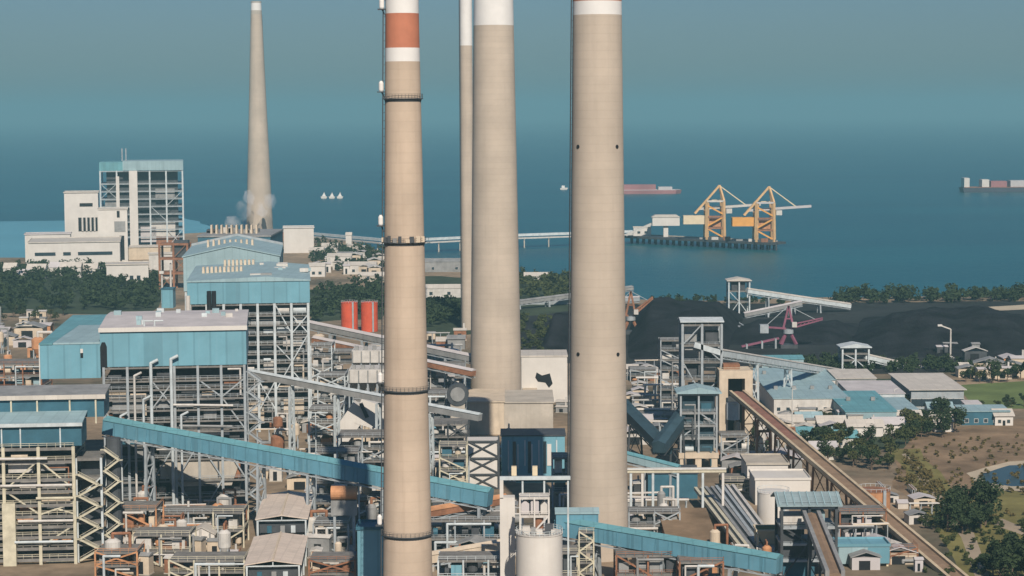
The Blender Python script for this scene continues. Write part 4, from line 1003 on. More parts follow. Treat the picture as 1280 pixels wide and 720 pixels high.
U('cream rack between the panel tower and the banded chimney, above the teal gallery end', 548, 582, 556, 720, 10, 55, mf='steel_beige', pal=('lagging', 'beige', 'blue_dark', 'duct'))
U('dark rack in front of the coal shelter, right of the thickest chimney', 786, 850, 640, 668, 10, 56, mf='steel', pal=('boiler', 'duct', 'lagging', 'roof_pink'))
U('long low rack at the foot of the biggest boiler house', 196, 300, 640, 672, 12, 57, mf='steel', pal=('duct', 'boiler', 'lagging', 'blue_dark'), dense=1.2)
U('tan rack of vessels in front of the biggest boiler house, right of the stair', 160, 232, 668, 628, 12, 58, mf='steel_beige', pal=('orange', 'beige', 'rust', 'lagging'), dense=1.2)
# open-sided white sheds
def open_shed(label, front, back, Yf, Yb, zc):
    (ul, ur, ve) = front
    p, q = at(ul, ve, Yf), at(ur, ve, Yf); w = q.x - p.x; D = Yb - Yf; h = p.z
    t = thing('open_shed', label, 'shed', ((p.x + q.x) / 2, Yf, 0), R(3)); hw = w / 2; rise = hw * .15
    for s in (-1, 1):
        mb = MB(); mb.prism([(s * hw, h), (0, h + rise), (0, h + rise + .3), (s * hw, h + .3)], 'y', 0, D); mb.build('roof_slope', M['shed_roof'], t)
    MB().box(-.25, .25, -.02, D + .02, h + rise + .2, h + rise + .55).build('ridge_cap', M['beige'], t)
    for y in (.6, D / 3, D * 2 / 3, D - .8):
        for x in (-hw + .8, hw - .8): MB().box(x - .25, x + .25, y - .25, y + .25, 0, h + .05).build('post', M['steel_light'], t)
    mb = MB(); mb.bar((-hw + .5, .6, h - .3), (hw - .5, .6, h - .3), .35); mb.bar((0, .6, h - .3), (0, .6, h + rise), .3); mb.build('truss', M['steel_light'], t)
    MB().box(-hw + 1.2, hw - 1.2, 2, D - 1, h - 4.5, h - 1.0).build('machine_deck', M['steel_dark'], t)
    MB().box(-hw + 1.5, hw - 2, 3, D - 2, .1, h - 4.6).build('machine_base', M['boiler'], t)
    for i, x in enumerate((-hw * .5, 0, hw * .4)): MB().box(x - .5, x + .9, 1.2, 3, h - 4.4, h - 2.2).build('machine', M[('blue_dark', 'duct', 'steel_light')[i]], t)
open_shed('nearest white gable-roofed open shed at the bottom edge', (305, 377, 707), 0, 588, 628, 0)
open_shed('white gable-roofed open shed directly behind the nearest one', (319, 385, 650), 0, 640, 682, 0)
a, b, zl, zt = rect(236, 268, 668, 690, 650)
block('cabin', 'small white cabin with a curved top on a dark base, left of the sheds', a, b, 650, 658, zt, 'white', 'roof_white', 'gable', ridge='y', rise=2.2, z0=3.2, cat='cabin')
t = thing('cabin_stand', 'dark raised stand carrying the small white cabin', 'stand', ((a + b) / 2, 654, 0)); MB().box(-(b - a) / 2, (b - a) / 2, -3.8, 3.8, 2.2, 3.18).build('deck', M['steel_dark'], t)
for x in (-1, 1):
    for y in (-3.4, 3.4): MB().box(x * (b - a) * .45 - .3, x * (b - a) * .45 + .3, y - .3, y + .3, 0, 2.19).build('leg', M['steel_dark'], t)
a, b, zl, zt = rect(447, 486, 662, 700, 575)
block('control_cabin', 'small bright blue cabin touching the banded chimney at the bottom', a, b, 575, 585, zt, 'blue', 'blue_dark', 'flat', win=((.22, 5.5, 1.2, 3.2), (.5, 5, 2.2, 3)), cat='cabin')
a, b, zl, zt = rect(414, 446, 608, 622, 640)
t = thing('drum', 'rounded tan drum vessel under the end of the shaded conveyor', 'vessel', ((a + b) / 2, 640, 0)); MB().tube((-(b - a) / 2, 0, zt - 2), ((b - a) / 2, 0, zt - 2), 2.2, n=18).build('shell', M['orange'], t)
MB().box(-(b - a) / 2, (b - a) / 2, -1.5, 1.5, zt - 9, zt - 4.3).build('casing', M['duct'], t)
for x in (-3, 3): MB().box(x - .4, x + .4, -1, 1, 0, zt - 9.02).build('leg', M['steel'], t)
t = thing('fan_drum', 'big dark round fan drum left of the wide chimney foot', 'fan', (at(573, 495, 860).x, 850, 0)); zf = at(573, 493, 850).z
MB().tube((0, -2, zf), (0, 3, zf), 4.6, n=24).build('drum', M['steel_dark'], t); MB().tube((0, -2.4, zf + .3), (0, -1.98, zf + .3), 3.0, n=20).build('inlet', M['duct'], t); MB().box(-3, 3, -1.6, 2.6, 0, zf - 3.6).build('pedestal', M['concrete_grey'], t)
# red tanks
for k, (u, lab) in enumerate(((437, 'left one of two red-orange tanks, standing apart from the banded chimney'), (462, 'red-orange tank nearest the banded chimney'))):
    p = gp(u, 414); tank('storage_tank', lab, p.x, p.y, 10.5 * mpp(p.y), 36 * mpp(p.y), 'red', group='red tanks')
# ------------------------------------------------------------------ right side: coal yard, workshops, houses
def heap(name, label, uv, hgt, m, seed, n=(70, 26)):
    P = [gp(u, v) for u, v in uv]               # near-left, near-right, far-right, far-left
    mb = MB(); nx, ny = n; vs = []
    for j in range(ny + 1):
        for i in range(nx + 1):
            a = P[0].lerp(P[1], i / nx); b = P[3].lerp(P[2], i / nx); q = a.lerp(b, j / ny)
            e = min(1, 5 * min(i / nx, 1 - i / nx)) * min(1, 2.6 * min(j / ny, 1 - j / ny))
            r1 = 0.5 + 0.5 * mnoise.noise(Vector((q.x * .012 + seed, q.y * .006, 0))); r2 = mnoise.noise(Vector((q.x * .05, q.y * .02, seed))) ; r3 = mnoise.noise(Vector((q.x * .2, q.y * .1, seed)))
            vs.append((q.x, q.y, max(-0.3, e * hgt * (0.45 + 0.75 * r1 + 0.25 * r2 + 0.06 * r3) - 0.3 * (1 - e))))
    fs = [(j * (nx + 1) + i, j * (nx + 1) + i + 1, (j + 1) * (nx + 1) + i + 1, (j + 1) * (nx + 1) + i) for j in range(ny) for i in range(nx)]
    mb.add(vs, fs); return tag(mb.build(name, M[m], smooth=True), label, 'coal heap')
heap('coal_heap', 'largest black coal heap filling the right of the yard along the shore', [(1052, 446), (1310, 450), (1335, 400), (1075, 394)], 14, 'coal', 1)
heap('coal_heap', 'low wide coal heap behind the magenta stacker', [(900, 432), (1062, 432), (1085, 403), (925, 403)], 9, 'coal', 3, (40, 20))
heap('coal_heap', 'black coal heap beside the thickest chimney behind the tall open tower', [(782, 452), (905, 448), (935, 388), (790, 386)], 21, 'coal', 5, (30, 24))
heap('coal_heap', 'dark coal heap glimpsed between the two pale chimneys', [(668, 446), (745, 446), (745, 405), (690, 405)], 20, 'coal', 9, (24, 16))
M['coal_dust'] = mat('coal_dusted_ground', (0.03, 0.032, 0.033), 1.0, var=0.5, scale=0.02, spec=0.05)
M['soil'] = mat('brown_soil', (0.21, 0.145, 0.09), 0.95, var=0.45, scale=0.06, spec=0.1)
M['drygrass'] = mat('dry_yellow_grass', (0.17, 0.15, 0.055), 0.95, var=0.4, scale=0.06, spec=0.1)
M['lawn'] = mat('green_lawn', (0.12, 0.155, 0.055), 0.95, var=0.3, scale=0.04, spec=0.1)
M['scrub'] = mat('dark_scrub_ground', (0.045, 0.06, 0.035), 0.95, var=0.4, scale=0.03, spec=0.1)
M['sand'] = mat('beach_sand', (0.42, 0.35, 0.25), 0.95, var=0.2, scale=0.03)
M['asphalt'] = mat('asphalt', (0.07, 0.068, 0.064), 0.9, var=0.3, scale=0.05)
M['track'] = mat('dusty_track', (0.30, 0.24, 0.17), 0.95, var=0.2, scale=0.05)
M['pond'] = mat('pond_water', (0.035, 0.065, 0.075), 0.35, var=0.2, scale=0.02, spec=0.5)
patch('coal_yard_ground', [(640, 452), (1045, 470), (1330, 462), (1360, 376), (790, 380), (650, 395)], M['coal_dust'], 0.02, wob=6)
patch('soil_field', [(1105, 548), (1290, 520), (1400, 560), (1420, 760), (1240, 760), (1190, 690), (1120, 600)], M['soil'], 0.024, wob=5)
patch('lawn', [(1196, 482), (1420, 470), (1440, 512), (1215, 510)], M['lawn'], 0.028, wob=3)
patch('dry_grass_bank', [(1108, 562), (1150, 560), (1200, 625), (1192, 660), (1165, 640)], M['drygrass'], 0.032, wob=4)
patch('dry_grass_bank', [(1150, 640), (1240, 600), (1330, 640), (1300, 720), (1200, 720)], M['drygrass'], 0.036, wob=6)
patch('pond_bank', [(1205, 592), (1260, 577), (1420, 570), (1430, 615), (1255, 612), (1218, 606)], M['sand'], 0.040, wob=3)
patch('pond', [(1222, 594), (1262, 582), (1420, 576), (1420, 608), (1262, 607), (1230, 603)], M['pond'], 0.044, wob=2)
patch('dirt_track', [(1128, 568), (1133, 567), (1215, 665), (1240, 730), (1222, 730), (1200, 672)], M['track'], 0.048, wob=1)
patch('dirt_track', [(1228, 650), (1252, 648), (1300, 668), (1300, 676), (1246, 658)], M['track'], 0.052, wob=1)
patch('beach', [(1112, 392), (1150, 387), (1240, 386), (1252, 391), (1200, 397), (1145, 398)], M['sand'], 0.056, wob=5)
patch('beach', [(1225, 384), (1340, 378), (1340, 383), (1245, 388)], M['sand'], 0.060, wob=5)
patch('green_ground', [(940, 470), (1200, 476), (1130, 560), (1000, 566)], M['scrub'], 0.03, wob=4)

# workshops
def shop(label, u0, u1, vf, vb, h, Yg, mw, mr, roof='shed', rz=0.0, **k):
    """pixel columns of the front edge, pixel row of front and back roof edge"""
    Yf = Yg; a, b = rx(u0, u1, Yf)
    zb = h; Yb = (140 - h) * F_PX / (vb - 140)
    return block('workshop', label, a, b, Yf, max(Yf + 8, Yb), h, mw, mr, roof, cat='workshop', rz=rz, **k)
W6 = lambda n, z=2, w=1.6, hh=1.6: tuple(((i + .5) / n, z, w, hh) for i in range(n))
shop('long pale blue roofed workshop nearest the coal yard, with a cream end bay', 945, 1045, 478, 466, 8, 1000, 'lagging', 'blue_light', win=W6(9, 3, 2.4, 2), vents=3, rise=1.0)
shop('cream-roofed workshop end bay right of the long pale blue roof', 1046, 1096, 478, 468, 8.6, 1000, 'duct', 'roof_white', win=W6(4, 3), rise=1.0)
shop('pale blue workshop behind, under the falling grey gallery', 945, 1005, 463, 455, 8, 1085, 'blue_light', 'teal', win=W6(5, 3), rise=1.2)
shop('wide grey-blue roofed workshop in the middle of the group', 968, 1062, 498, 482, 8, 935, 'lagging', 'blue_light', win=W6(8, 2.5), vents=4, rise=1.0)
shop('pale workshop with dark front shutters right of the wide grey-blue one', 1064, 1132, 492, 483, 8, 950, 'steel_light', 'roof_pink', win=W6(6, 1, 3.4, 4), rise=1.0)
shop('bright teal roofed workshop above the white houses', 1058, 1122, 512, 497, 7, 900, 'blue_light', 'teal', win=W6(6, 2), vents=2, rise=1.4)
shop('small teal lean-to attached right of the bright teal roof', 1124, 1152, 512, 504, 6, 905, 'lagging', 'blue_light', win=W6(3, 2), rise=.8)
shop('large shed with sunlit cream roof and grey front, right of the blue roofed group', 1140, 1206, 498, 474, 9, 955, 'steel', 'roof_white', win=W6(5, 1.2, 5, 3.6), rise=1.0, over=1.2)
shop('low workshop with a blue-white roof at the edge of the lawn', 1204, 1264, 521, 514, 6, 905, 'blue_dark', 'blue_light', win=W6(5, 1.2), rise=.8)
shop('small grey outbuilding right of the large cream-roofed shed', 1208, 1228, 513, 508, 5, 935, 'lagging', 'roof_pink', rise=.6)
house_spots = [(985, 540, 13, 'roof_white', 'white'), (1012, 536, 11, 'blue_light', 'lagging'), (1040, 541, 12, 'roof_white', 'beige'), (1082, 546, 15, 'roof_white', 'white'), (1112, 543, 13, 'roof_pink', 'white'),
               (1000, 556, 11, 'teal', 'white'), (1135, 534, 12, 'roof_white', 'beige'), (1176, 523, 11, 'blue_light', 'white'), (1030, 575, 10, 'roof_pink', 'lagging'), (1180, 540, 8, 'roof_white', 'white'), (1255, 532, 8, 'roof_white', 'white'), (1058, 560, 9, 'teal', 'lagging')]
house_labels = ['white-roofed house closest to the red-belted conveyor', 'blue-roofed house left of centre among the white houses', 'white-roofed beige-walled house below the wide grey-blue workshop', 'widest white-roofed house just below the bright teal roof',
                'pale pinkish-roofed house right of the widest white house', 'teal-roofed house tucked in trees beside the red-belted conveyor', 'small beige-walled house in front of the large cream-roofed shed', 'small blue-roofed house below the grey front of the large shed',
                'pinkish-roofed hut among the dark trees by the conveyor', 'tiny white hut at the top of the brown field', 'tiny white hut beside the low blue-white roofed workshop', 'small teal-roofed hut in the middle of the dark trees']
for (u, v, w, mr, mw), lab in zip(house_spots, house_labels):
    p = gp(u, v); h = 4.5
    block('house', lab, p.x - w / 2, p.x + w / 2, p.y, p.y + 10, h, mw, mr, 'gable', win=((.25, 1.2, 1.3, 1.4), (.75, 1.2, 1.3, 1.4)), door=(.5, 1.2, 2.3), cat='house', rise=2.2, over=.7)
# light mast
p = gp(1188, 447); h = 36 * mpp(p.y)
t = thing('light_mast', 'tall thin light mast with a bent head standing at the coal yard edge', 'light mast', (p.x, p.y, 0))
MB().tube((0, 0, 0), (0, 0, h), .55, .4, 10).build('pole', M['lagging'], t); MB().bar((0, 0, h), (-6, 0, h + 2.2), .9, .7).build('arm', M['lagging'], t); MB().box(-7.5, -5, -.8, .8, h + 1.7, h + 2.7).build('lamp_head', M['white'], t)
for k, (u, v, hh) in enumerate(((990, 548, 62), (1118, 512, 26))):
    p = gp(u, v); h = hh * mpp(p.y); t = thing('lamp_post', ('thin pale lamp post in front of the wide grey-blue workshop', 'short pale post between the workshop roofs')[k], 'lamp post', (p.x, p.y, 0))
    MB().tube((0, 0, 0), (0, 0, h), .28, .18, 8).build('pole', M['lagging'], t); MB().bar((0, 0, h), (1.8, 0, h + .4), .25).build('arm', M['lagging'], t)

# white stepped building and tank, right of centre
a, b, _, zt = rect(934, 985, 581, 612, 748)
block('white_building', 'white flat-roofed building with one small dark window below the red-belted conveyor', a, b, 748, 768, zt, 'white', 'concrete_grey', win=((.4, zt - 3.6, 1.5, 1.6),), over=.5)
a, b, _, zt = rect(944, 1013, 600, 640, 722)
block('white_building', 'wider white stepped block in front of the flat-roofed one', a, b, 722, 740, zt, 'white', 'white', over=.3)
p = gp(965, 664); tank('storage_tank', 'pale round tank at the foot of the white stepped building', p.x + 1, p.y + 5, 20 * mpp(690), (660 - 614) * mpp(690), 'white', dome=.08)
a, b, _, zt = rect(946, 986, 662, 690, 628)
t = thing('feed_hopper', 'cream square hopper with an open yellow-brown top left of the roofed belt tower', 'hopper', ((a + b) / 2, 632, 0)); hw = (b - a) / 2; h = max(zt, 9)
MB().hexa([(-hw * .4, -2, h - 6), (hw * .4, -2, h - 6), (hw * .4, 2, h - 6), (-hw * .4, 2, h - 6), (-hw, -4, h - .6), (hw, -4, h - .6), (hw, 4, h - .6), (-hw, 4, h - .6)]).build('bin', M['crane_white'], t)
for (c, d, e, f) in ((-hw - .3, hw + .3, -4.3, -3.8), (-hw - .3, hw + .3, 3.8, 4.3), (-hw - .3, -hw + .2, -3.79, 3.79), (hw - .2, hw + .3, -3.79, 3.79)): MB().box(c, d, e, f, h - .58, h).build('rim', M['crane_white'], t)
MB().box(-hw + .3, hw - .3, -3.7, 3.7, h - .57, h - .3).build('grate', M['drygrass'], t)
for x in (-hw + .4, hw - .4):
    for y in (-3.5, 3.5): MB().box(x - .3, x + .3, y - .3, y + .3, 0, h - 1.5).build('leg', M['crane_white'], t)
# roofed belt tower bottom right
Y = 606
a, b, _, zt = rect(974, 1049, 632, 640, Y)
t = thing('belt_tower', 'belt transfer tower with a corrugated teal roof at the lower right', 'tower', ((a + b) / 2, Y, 0)); hw = (b - a) / 2
steel_frame(t, -hw + .8, hw - .8, 0, 13, 0, [6, 11, 16, zt - .2], 3, 2, .8, 'steel_dark', 'steel', braces=[(0, 0, 2, 1), (0, 2, 3, -1), (1, 1, 2, 1)])
MB().prism([(-1.6, zt), (6.5, zt + 2.6), (14.6, zt), (14.6, zt + .45), (6.5, zt + 3.1), (-1.6, zt + .45)], 'x', -hw - .8, hw + .8).build('roof', M['grey_roof'], t)
for i in range(9): MB().bar((-hw + i * 2 * hw / 8, -1.7, zt + .55), (-hw + i * 2 * hw / 8, 6.4, zt + 3.2), .3, .2).build('roof_seam', M['blue_light'], t)
for (c, d, za, zb, m) in ((-hw + 1, -2, 11.2, 14.6, 'boiler'), (-1, 5, 16.2, zt - 2.2, 'blue_light'), (-hw + 1.5, -1, 16.2, 18.5, 'lagging'), (-hw + 1, 2, .2, 5, 'blue_dark'), (-hw + 1, 2, 6.2, 10.4, 'steel_dark')):
    MB().box(c, d, 2, 11, za, zb).build('chute_house', M[m], t)
pB = cpt(1014, 646, 604)
gallery('belt_conveyor', 'grey-green sided belt conveyor coming out of the teal-roofed belt tower towards the viewer', pB, (at(1044, 720, 545).x, 545, at(1044, 722, 545).z), 4.2, 2.0, 'duct', 'dust_belt', trestles=(.3, .7), open_top=True, mleg='steel_dark')
# blue box building, brown tank and other things at the lower right
a, b, zl, zt = rect(1048, 1112, 683, 705, 622)
t = block('machine_house', 'light blue box house with a darker right half beside the belt tower', a, b, 622, 632, zt, 'blue_light', 'blue', z0=max(0, zl), over=.3)
hw = (b - a) / 2
MB().box(hw * .15, hw + .02, -5.2, -5.02, .2, zt - max(0, zl) - .3).build('dark_panel', M['blue'], t)
t2 = thing('machine_stand', 'low cream and dark stand under the light blue box house', 'stand', ((a + b) / 2, 627, 0))
for x in (-hw + .4, 0, hw - .8): MB().box(x, x + .6, -4.5, 4.5, 0, max(.6, zl) - .02).build('leg', M['crane_white'], t2)
p = gp(1094, 642); tank('settling_tank', 'squat rusty brown tank with an open pale rim behind the red-belted conveyor', p.x, p.y + 4, 21 * mpp(715), 7.5, 'orange', dome=.02, mroof='rust')
U('rusty rack of columns and pipes between the belt tower and the red-belted conveyor', 1052, 1110, 640, 660, 12, 41, mf='rust', pal=('rust', 'roof_pink', 'boiler', 'duct'))
U('small rack of beige machinery under the lowest stretch of the red-belted conveyor', 1115, 1150, 690, 625, 8, 42, mf='rust', pal=('beige', 'rust', 'boiler'))
# row of narrow sloping launders left of the hopper, brown pitched roof
a, b, _, zt = rect(826, 884, 640, 680, 675)
t = thing('brown_roof_store', 'store with a broad brown dusty sloping roof left of the parallel launders', 'store', ((a + b) / 2, 640, 0)); hw = (b - a) / 2
MB().box(-hw, hw, 0, 44, 0, 4).build('wall', M['rust'], t)
MB().slab([(-hw - .5, -.5, 4.2), (hw + .5, -.5, 4.2), (hw + .5, 44.5, 6.5), (-hw - .5, 44.5, 6.5)], .3).build('roof', M['soil'], t)
for k in range(4):
    u0 = 873 + k * 13
    P, Q = cpt(u0, 622 + k, 725), cpt(u0 + 62, 690 - k * 2, 622)
    P.z = 5 + k * .3; Q.z = 4
    gallery('launder', ('leftmost of four parallel sloping launders right of the brown dusty roof', 'second parallel launder from the brown dusty roof', 'third parallel launder from the brown dusty roof', 'parallel launder farthest from the brown dusty roof, nearest the round tank')[k], P, Q, 2.2, 1.2, ('steel_beige', 'duct', 'steel', 'lagging')[k], 'boiler', trestles=(.15, .5, .85), open_top=True, leg=.4, mleg='steel', under=False, group='parallel launders')
# ------------------------------------------------------------------ far shore, jetty and ships
M['shallow'] = mat('shallow_turquoise_water', (0.10, 0.30, 0.36), 0.3, var=0.12, scale=0.006, spec=0.2)
def sheet(name, uv, m, z, kind='structure', wob=8):
    P = [gp(u, v, z) for u, v in uv]; out = []
    for i in range(len(P)):
        a, b = P[i], P[(i + 1) % len(P)]
        for k in range(10):
            q = a.lerp(b, k / 10); o = mnoise.noise_vector(q * .01) * wob; out.append((q.x + o.x, q.y + o.y * 3, z))
    mb = MB(); mb.add(out, [tuple(range(len(out)))]); return tag(mb.build(name, m), kind=kind)
sheet('shallow_water', [(-200, 326), (60, 330), (300, 305), (275, 292), (250, 277), (220, 270), (140, 270), (75, 276), (-200, 279)], M['shallow'], -1.9)

# tall boiler building of the far unit
Y = 2150
a, b, _, zt = rect(128, 227, 201, 305, Y)
t = thing('boiler_tower', 'tall open boiler tower of the far plant under a pale cyan roof band', 'boiler tower', ((a + b) / 2, Y, 0), R(9)); hw = (b - a) / 2
zr = at(180, 213, Y).z
MB().box(-hw * .45, hw + 1, -1.5, 62, zr, zt).build('roof_enclosure', M['blue_light'], t)
MB().box(-hw - 1, -hw * .45 - .05, 4, 60, zr - 1, zt - 1).build('roof_enclosure', M['teal'], t)
steel_frame(t, -hw, hw, 0, 56, 0, [12, 20, 28, 36, 44, 52, 60, 68, zr - .1], 6, 2, 1.6, 'steel_light', 'steel', braces=[(4, 5, 7, 1), (3, 3, 5, -1), (4, 0, 2, 0), (0, 6, 8, 0)], rails=False, beam=1.0, inset=6)
MB().box(-hw + 6, hw - 5, 12, 52, 14, zr - 2).build('boiler_casing', M['steel_dark'], t)
MB().box(-hw * .3, -hw * .3 + 8.5, -4, 2, 0, zr - .2).build('lift_shaft', M['white'], t)
MB().box(-hw * .62, -hw * .62 + 3.4, -2, 1, 30, zr - 6).build('riser_duct', M['white'], t)
for (c, d, za, zb, m) in ((-2, 14, 6, 22, 'roof_pink'), (8, 34, 12, 26, 'lagging'), (-4, 10, 40, 50, 'steel_dark'), (14, 34, 52, 62, 'duct'), (14, 38, 2, 12, 'rust'), (-38, -24, 20, 50, 'duct')):
    MB().box(c, d, 3, 11, za, zb).build('duct', M[m], t)
for x in (-20, -16): MB().tube((x, 20, zt), (x, 20, zt + 13), .7, n=8).build('roof_mast', M['steel'], t)
# white plant buildings
def wb(label, u0, u1, vt, vb, Y, d, win=(), m='white', mr='roof_white', name='plant_building', **k):
    a, b, zl, zt = rect(u0, u1, vt, vb, Y)
    return block(name, label, a, b, Y, Y + d, zt, m, mr, win=win, over=.8, rz=R(10 if u0 < 190 else 6), **k)
Z = lambda v, Y: at(100, v, Y).z
t = wb('white tower block with a dark recessed opening, left in the far plant', 78, 118, 241, 300, 1990, 34)
hw = 20 * mpp(1990)
MB().box(-hw * .2, hw * .98, -17.4, -17.02, Z(289, 1990), Z(272, 1990)).build('opening', M['dark'], t); MB().box(-hw * .1, hw * .7, -17.5, -17.02, Z(258, 1990), Z(254, 1990)).build('opening', M['dark'], t)
for f in (0, .25, .5, .75): MB().box(hw * f, hw * f + 1.6, -17.9, -17.45, Z(289, 1990), Z(272, 1990)).build('opening_mullion', M['lagging'], t)
t = wb('white block with dark slot windows between the tower block and the open boiler tower', 121, 155, 262, 330, 1930, 30)
hw = 17 * mpp(1930)
MB().box(hw * .1, hw * .9, -15.4, -15.02, Z(290, 1930), Z(277, 1930)).build('opening', M['duct'], t); MB().box(hw * .45, hw * .8, -15.45, -15.02, Z(325, 1930), Z(295, 1930)).build('opening', M['dark'], t); MB().box(hw * .3, hw * .5, -15.5, -15.02, Z(272, 1930), Z(264, 1930)).build('opening', M['dark'], t)
t = wb('long low white hall with two dark strip windows, beside the turquoise shallows', 29, 140, 303, 333, 1850, 70)
hw = 55 * mpp(1850)
for (c, d) in ((-.88, -.42), (-.25, -.08), (.08, .85)): MB().box(hw * c, hw * d, -35.4, -35.02, Z(319, 1850), Z(315, 1850)).build('strip_window', M['glass'], t)
wb('upper pink-tinged tier of the long white hall', 29, 84, 293, 310, 1925, 26, mr='roof_pink')
t = wb('small white house-like block in front of the open boiler tower', 130, 181, 331, 358, 1680, 30); hw = 25 * mpp(1680)
for f in (-.3, .1, .45): MB().box(hw * f, hw * f + 3, -15.3, -15.02, 4, 8).build('window', M['glass'], t)
wb('low beige block at the foot of the open boiler tower', 154, 210, 309, 330, 1980, 24, m='beige', mr='roof_white')
wb('white block farther right below the open boiler tower', 184, 214, 318, 334, 1840, 20, m='lagging', mr='roof_white')
wb('white cube-shaped building right of the distant chimney', 353, 390, 285, 314, 2060, 30, m='white', mr='white')
wb('small low grey hall at the foot of the distant chimney', 340, 360, 290, 300, 2250, 20, m='rust', mr='duct')
a, b, _, zt = rect(200, 234, 301, 352, 1640)
t = thing('coal_tower', 'dark red open steel tower left of the blue roofs', 'tower', ((a + b) / 2, 1640, 0)); hw = (b - a) / 2
steel_frame(t, -hw, hw, 0, 14, 0, [zt * .35, zt * .65, zt * .95], 3, 2, 1.6, 'rust', 'rust', braces=[(0, 0, 1, 0), (1, 1, 2, 0), (1, 2, 3, 1)], rails=False, beam=1.4)
MB().box(0, hw, 2, 12, zt * .66, zt).build('head_house', M['steel_dark'], t); MB().box(-hw, 0, 2, 12, zt * .2, zt * .34).build('chute_house', M['lagging'], t)
for k, (u, Y_, h_) in enumerate(((203, 1500, 22), (214, 1500, 30))):
    p = gp(u, 379); MB_ = thing('vent_mast', ('shorter pale vent mast beside the dark blue tank house', 'taller pale vent mast beside the dark blue tank house')[k], 'mast', (p.x, p.y, 0)); MB().tube((0, 0, 0), (0, 0, h_), .9, .6, 8).build('pole', M['lagging'], MB_); MB().box(-1.6, 1.6, -1.6, 1.6, h_, h_ + 2).build('cap', M['white'], MB_)
a, b, _, zt = rect(202, 216, 362, 382, 1480); block('tank_house', 'small dark blue tank house between pale masts behind the near boiler roof', a, b, 1480, 1492, zt, 'blue', 'blue_dark')
for k, (u, v, w, d, h, m, lab) in enumerate(((396, 346, 14, 12, 9, 'white', 'white gabled building right of the second boiler house roof'), (424, 333, 22, 14, 9, 'white', 'white low building near the trestle landing'), (450, 343, 28, 14, 8, 'lagging', 'long pale building by the shore left of the banded chimney'), (436, 312, 6, 6, 15, 'white', 'thin white tower by the shore end of the trestle'),
        (412, 316, 16, 10, 7, 'lagging', 'pale shed beside the shore end of the trestle'), (556, 340, 52, 14, 9, 'duct', 'long grey waterfront shed seen right of the banded chimney'), (550, 372, 34, 12, 7, 'lagging', 'pale shed with dark doors right of the banded chimney'), (672, 354, 22, 10, 6, 'lagging', 'small pale shed on the green shore between the pale chimneys'), (395, 322, 14, 10, 7, 'concrete_grey', 'grey shed behind the white gabled building'), (468, 352, 26, 10, 5, 'concrete_grey', 'flat grey store beside the banded chimney shore'))):
    p = gp(u, v); block('shore_building', lab, p.x - w / 2, p.x + w / 2, p.y, p.y + d, h, m, 'roof_white' if k != 5 else 'duct', 'gable', rise=2.5, win=((.3, 2, 2.5, 2.4), (.7, 2, 2.5, 2.4)) if k != 3 else ())
for k, (u, v, w, h, mr) in enumerate(((12, 345, 11, 7, 'roof_white'), (45, 348, 16, 8, 'roof_white'), (70, 344, 12, 7, 'roof_pink'), (88, 347, 18, 9, 'roof_white'), (112, 346, 13, 7, 'roof_white'), (28, 352, 10, 6, 'roof_pink'))):
    p = gp(u, v); block('house', 'small pale-roofed house in the trees before the long white hall', p.x - w / 2, p.x + w / 2, p.y, p.y + 10, h, 'white', mr, 'gable', rise=4, cat='house', group='pale-roofed houses in the far trees')

# trestle to the jetty
line = [(392, 296, 6), (480, 304, 7), (535, 303, 8), (640, 298, 8), (790, 293, 8)]
pts_ = [gp(u, v, z) for u, v, z in line]
t = thing('trestle_bridge', 'long pale trestle bridge crossing the water to the jetty', 'trestle', (pts_[0].x, pts_[0].y, 0)); o = Vector((pts_[0].x, pts_[0].y, 0))
for p, q in zip(pts_[:-1], pts_[1:]):
    MB().bar(p - o, q - o, 9, 1.2).build('deck', M['lagging'], t)
    MB().bar(p - o + Vector((0, 2, 3.2)), q - o + Vector((0, 2, 3.2)), 3.5, 2.6).build('conveyor_cover', M['steel_light'], t)
    n = int((q - p).length / 24)
    for i in range(n):
        c = p.lerp(q, (i + .5) / n) - o
        mb = MB(); mb.bar((c.x, c.y - 3, -6), (c.x, c.y - 3, c.z - .6), 1.2); mb.bar((c.x, c.y + 3, -6), (c.x, c.y + 3, c.z - .6), 1.2); mb.bar((c.x, c.y - 4.2, c.z - 1.2), (c.x, c.y + 4.2, c.z - 1.2), 1.3); mb.build('pile_bent', M['concrete_grey'], t)
p, q = gp(786, 294, 6), gp(973, 303, 6)
t = thing('jetty', 'dark jetty deck on piles carrying two ship unloaders', 'jetty', (p.x, p.y, 0)); d = q - p
MB().bar((0, 0, 5), (d.x, d.y, 5), 26, 2.4).build('deck', M['steel_dark'], t)
MB().bar((0, 11, 6.7), (d.x, d.y + 11, 6.7), 2, 1.0).build('kerb_beam', M['concrete_grey'], t)
for i in range(24):
    c = d * ((i + .5) / 24); mb = MB()
    for s in (-10, 10): mb.tube((c.x, c.y + s, -7), (c.x, c.y + s, 3.9), 1.0, n=8)
    mb.bar((c.x, c.y - 11, 3.2), (c.x, c.y + 11, 3.2), 1.2); mb.build('pile_bent', M['steel_dark'], t)
for k in range(6):
    c = d * (.5 + k * .08); MB().box(c.x - 3, c.x + 4, c.y - 12.5, c.y - 9, 6.21, 8 + k % 3).build('deck_equipment', M[('duct', 'lagging', 'rust')[k % 3]], t)
J = lambda f, off=0: p + d * f + Vector((0, off, 0))
c = J(.09); block('jetty_house', 'flat white house on the jetty nearest the trestle', c.x - 9, c.x + 10, c.y - 6, c.y + 6, 15, 'white', 'roof_white', z0=6.25, win=((.3, 2.5, 3, 2.5), (.7, 2.5, 3, 2.5)))
c = J(.255); t = thing('raised_junction_house', 'raised white junction house standing on a post on the jetty', 'junction house', (c.x, c.y, 6.25))
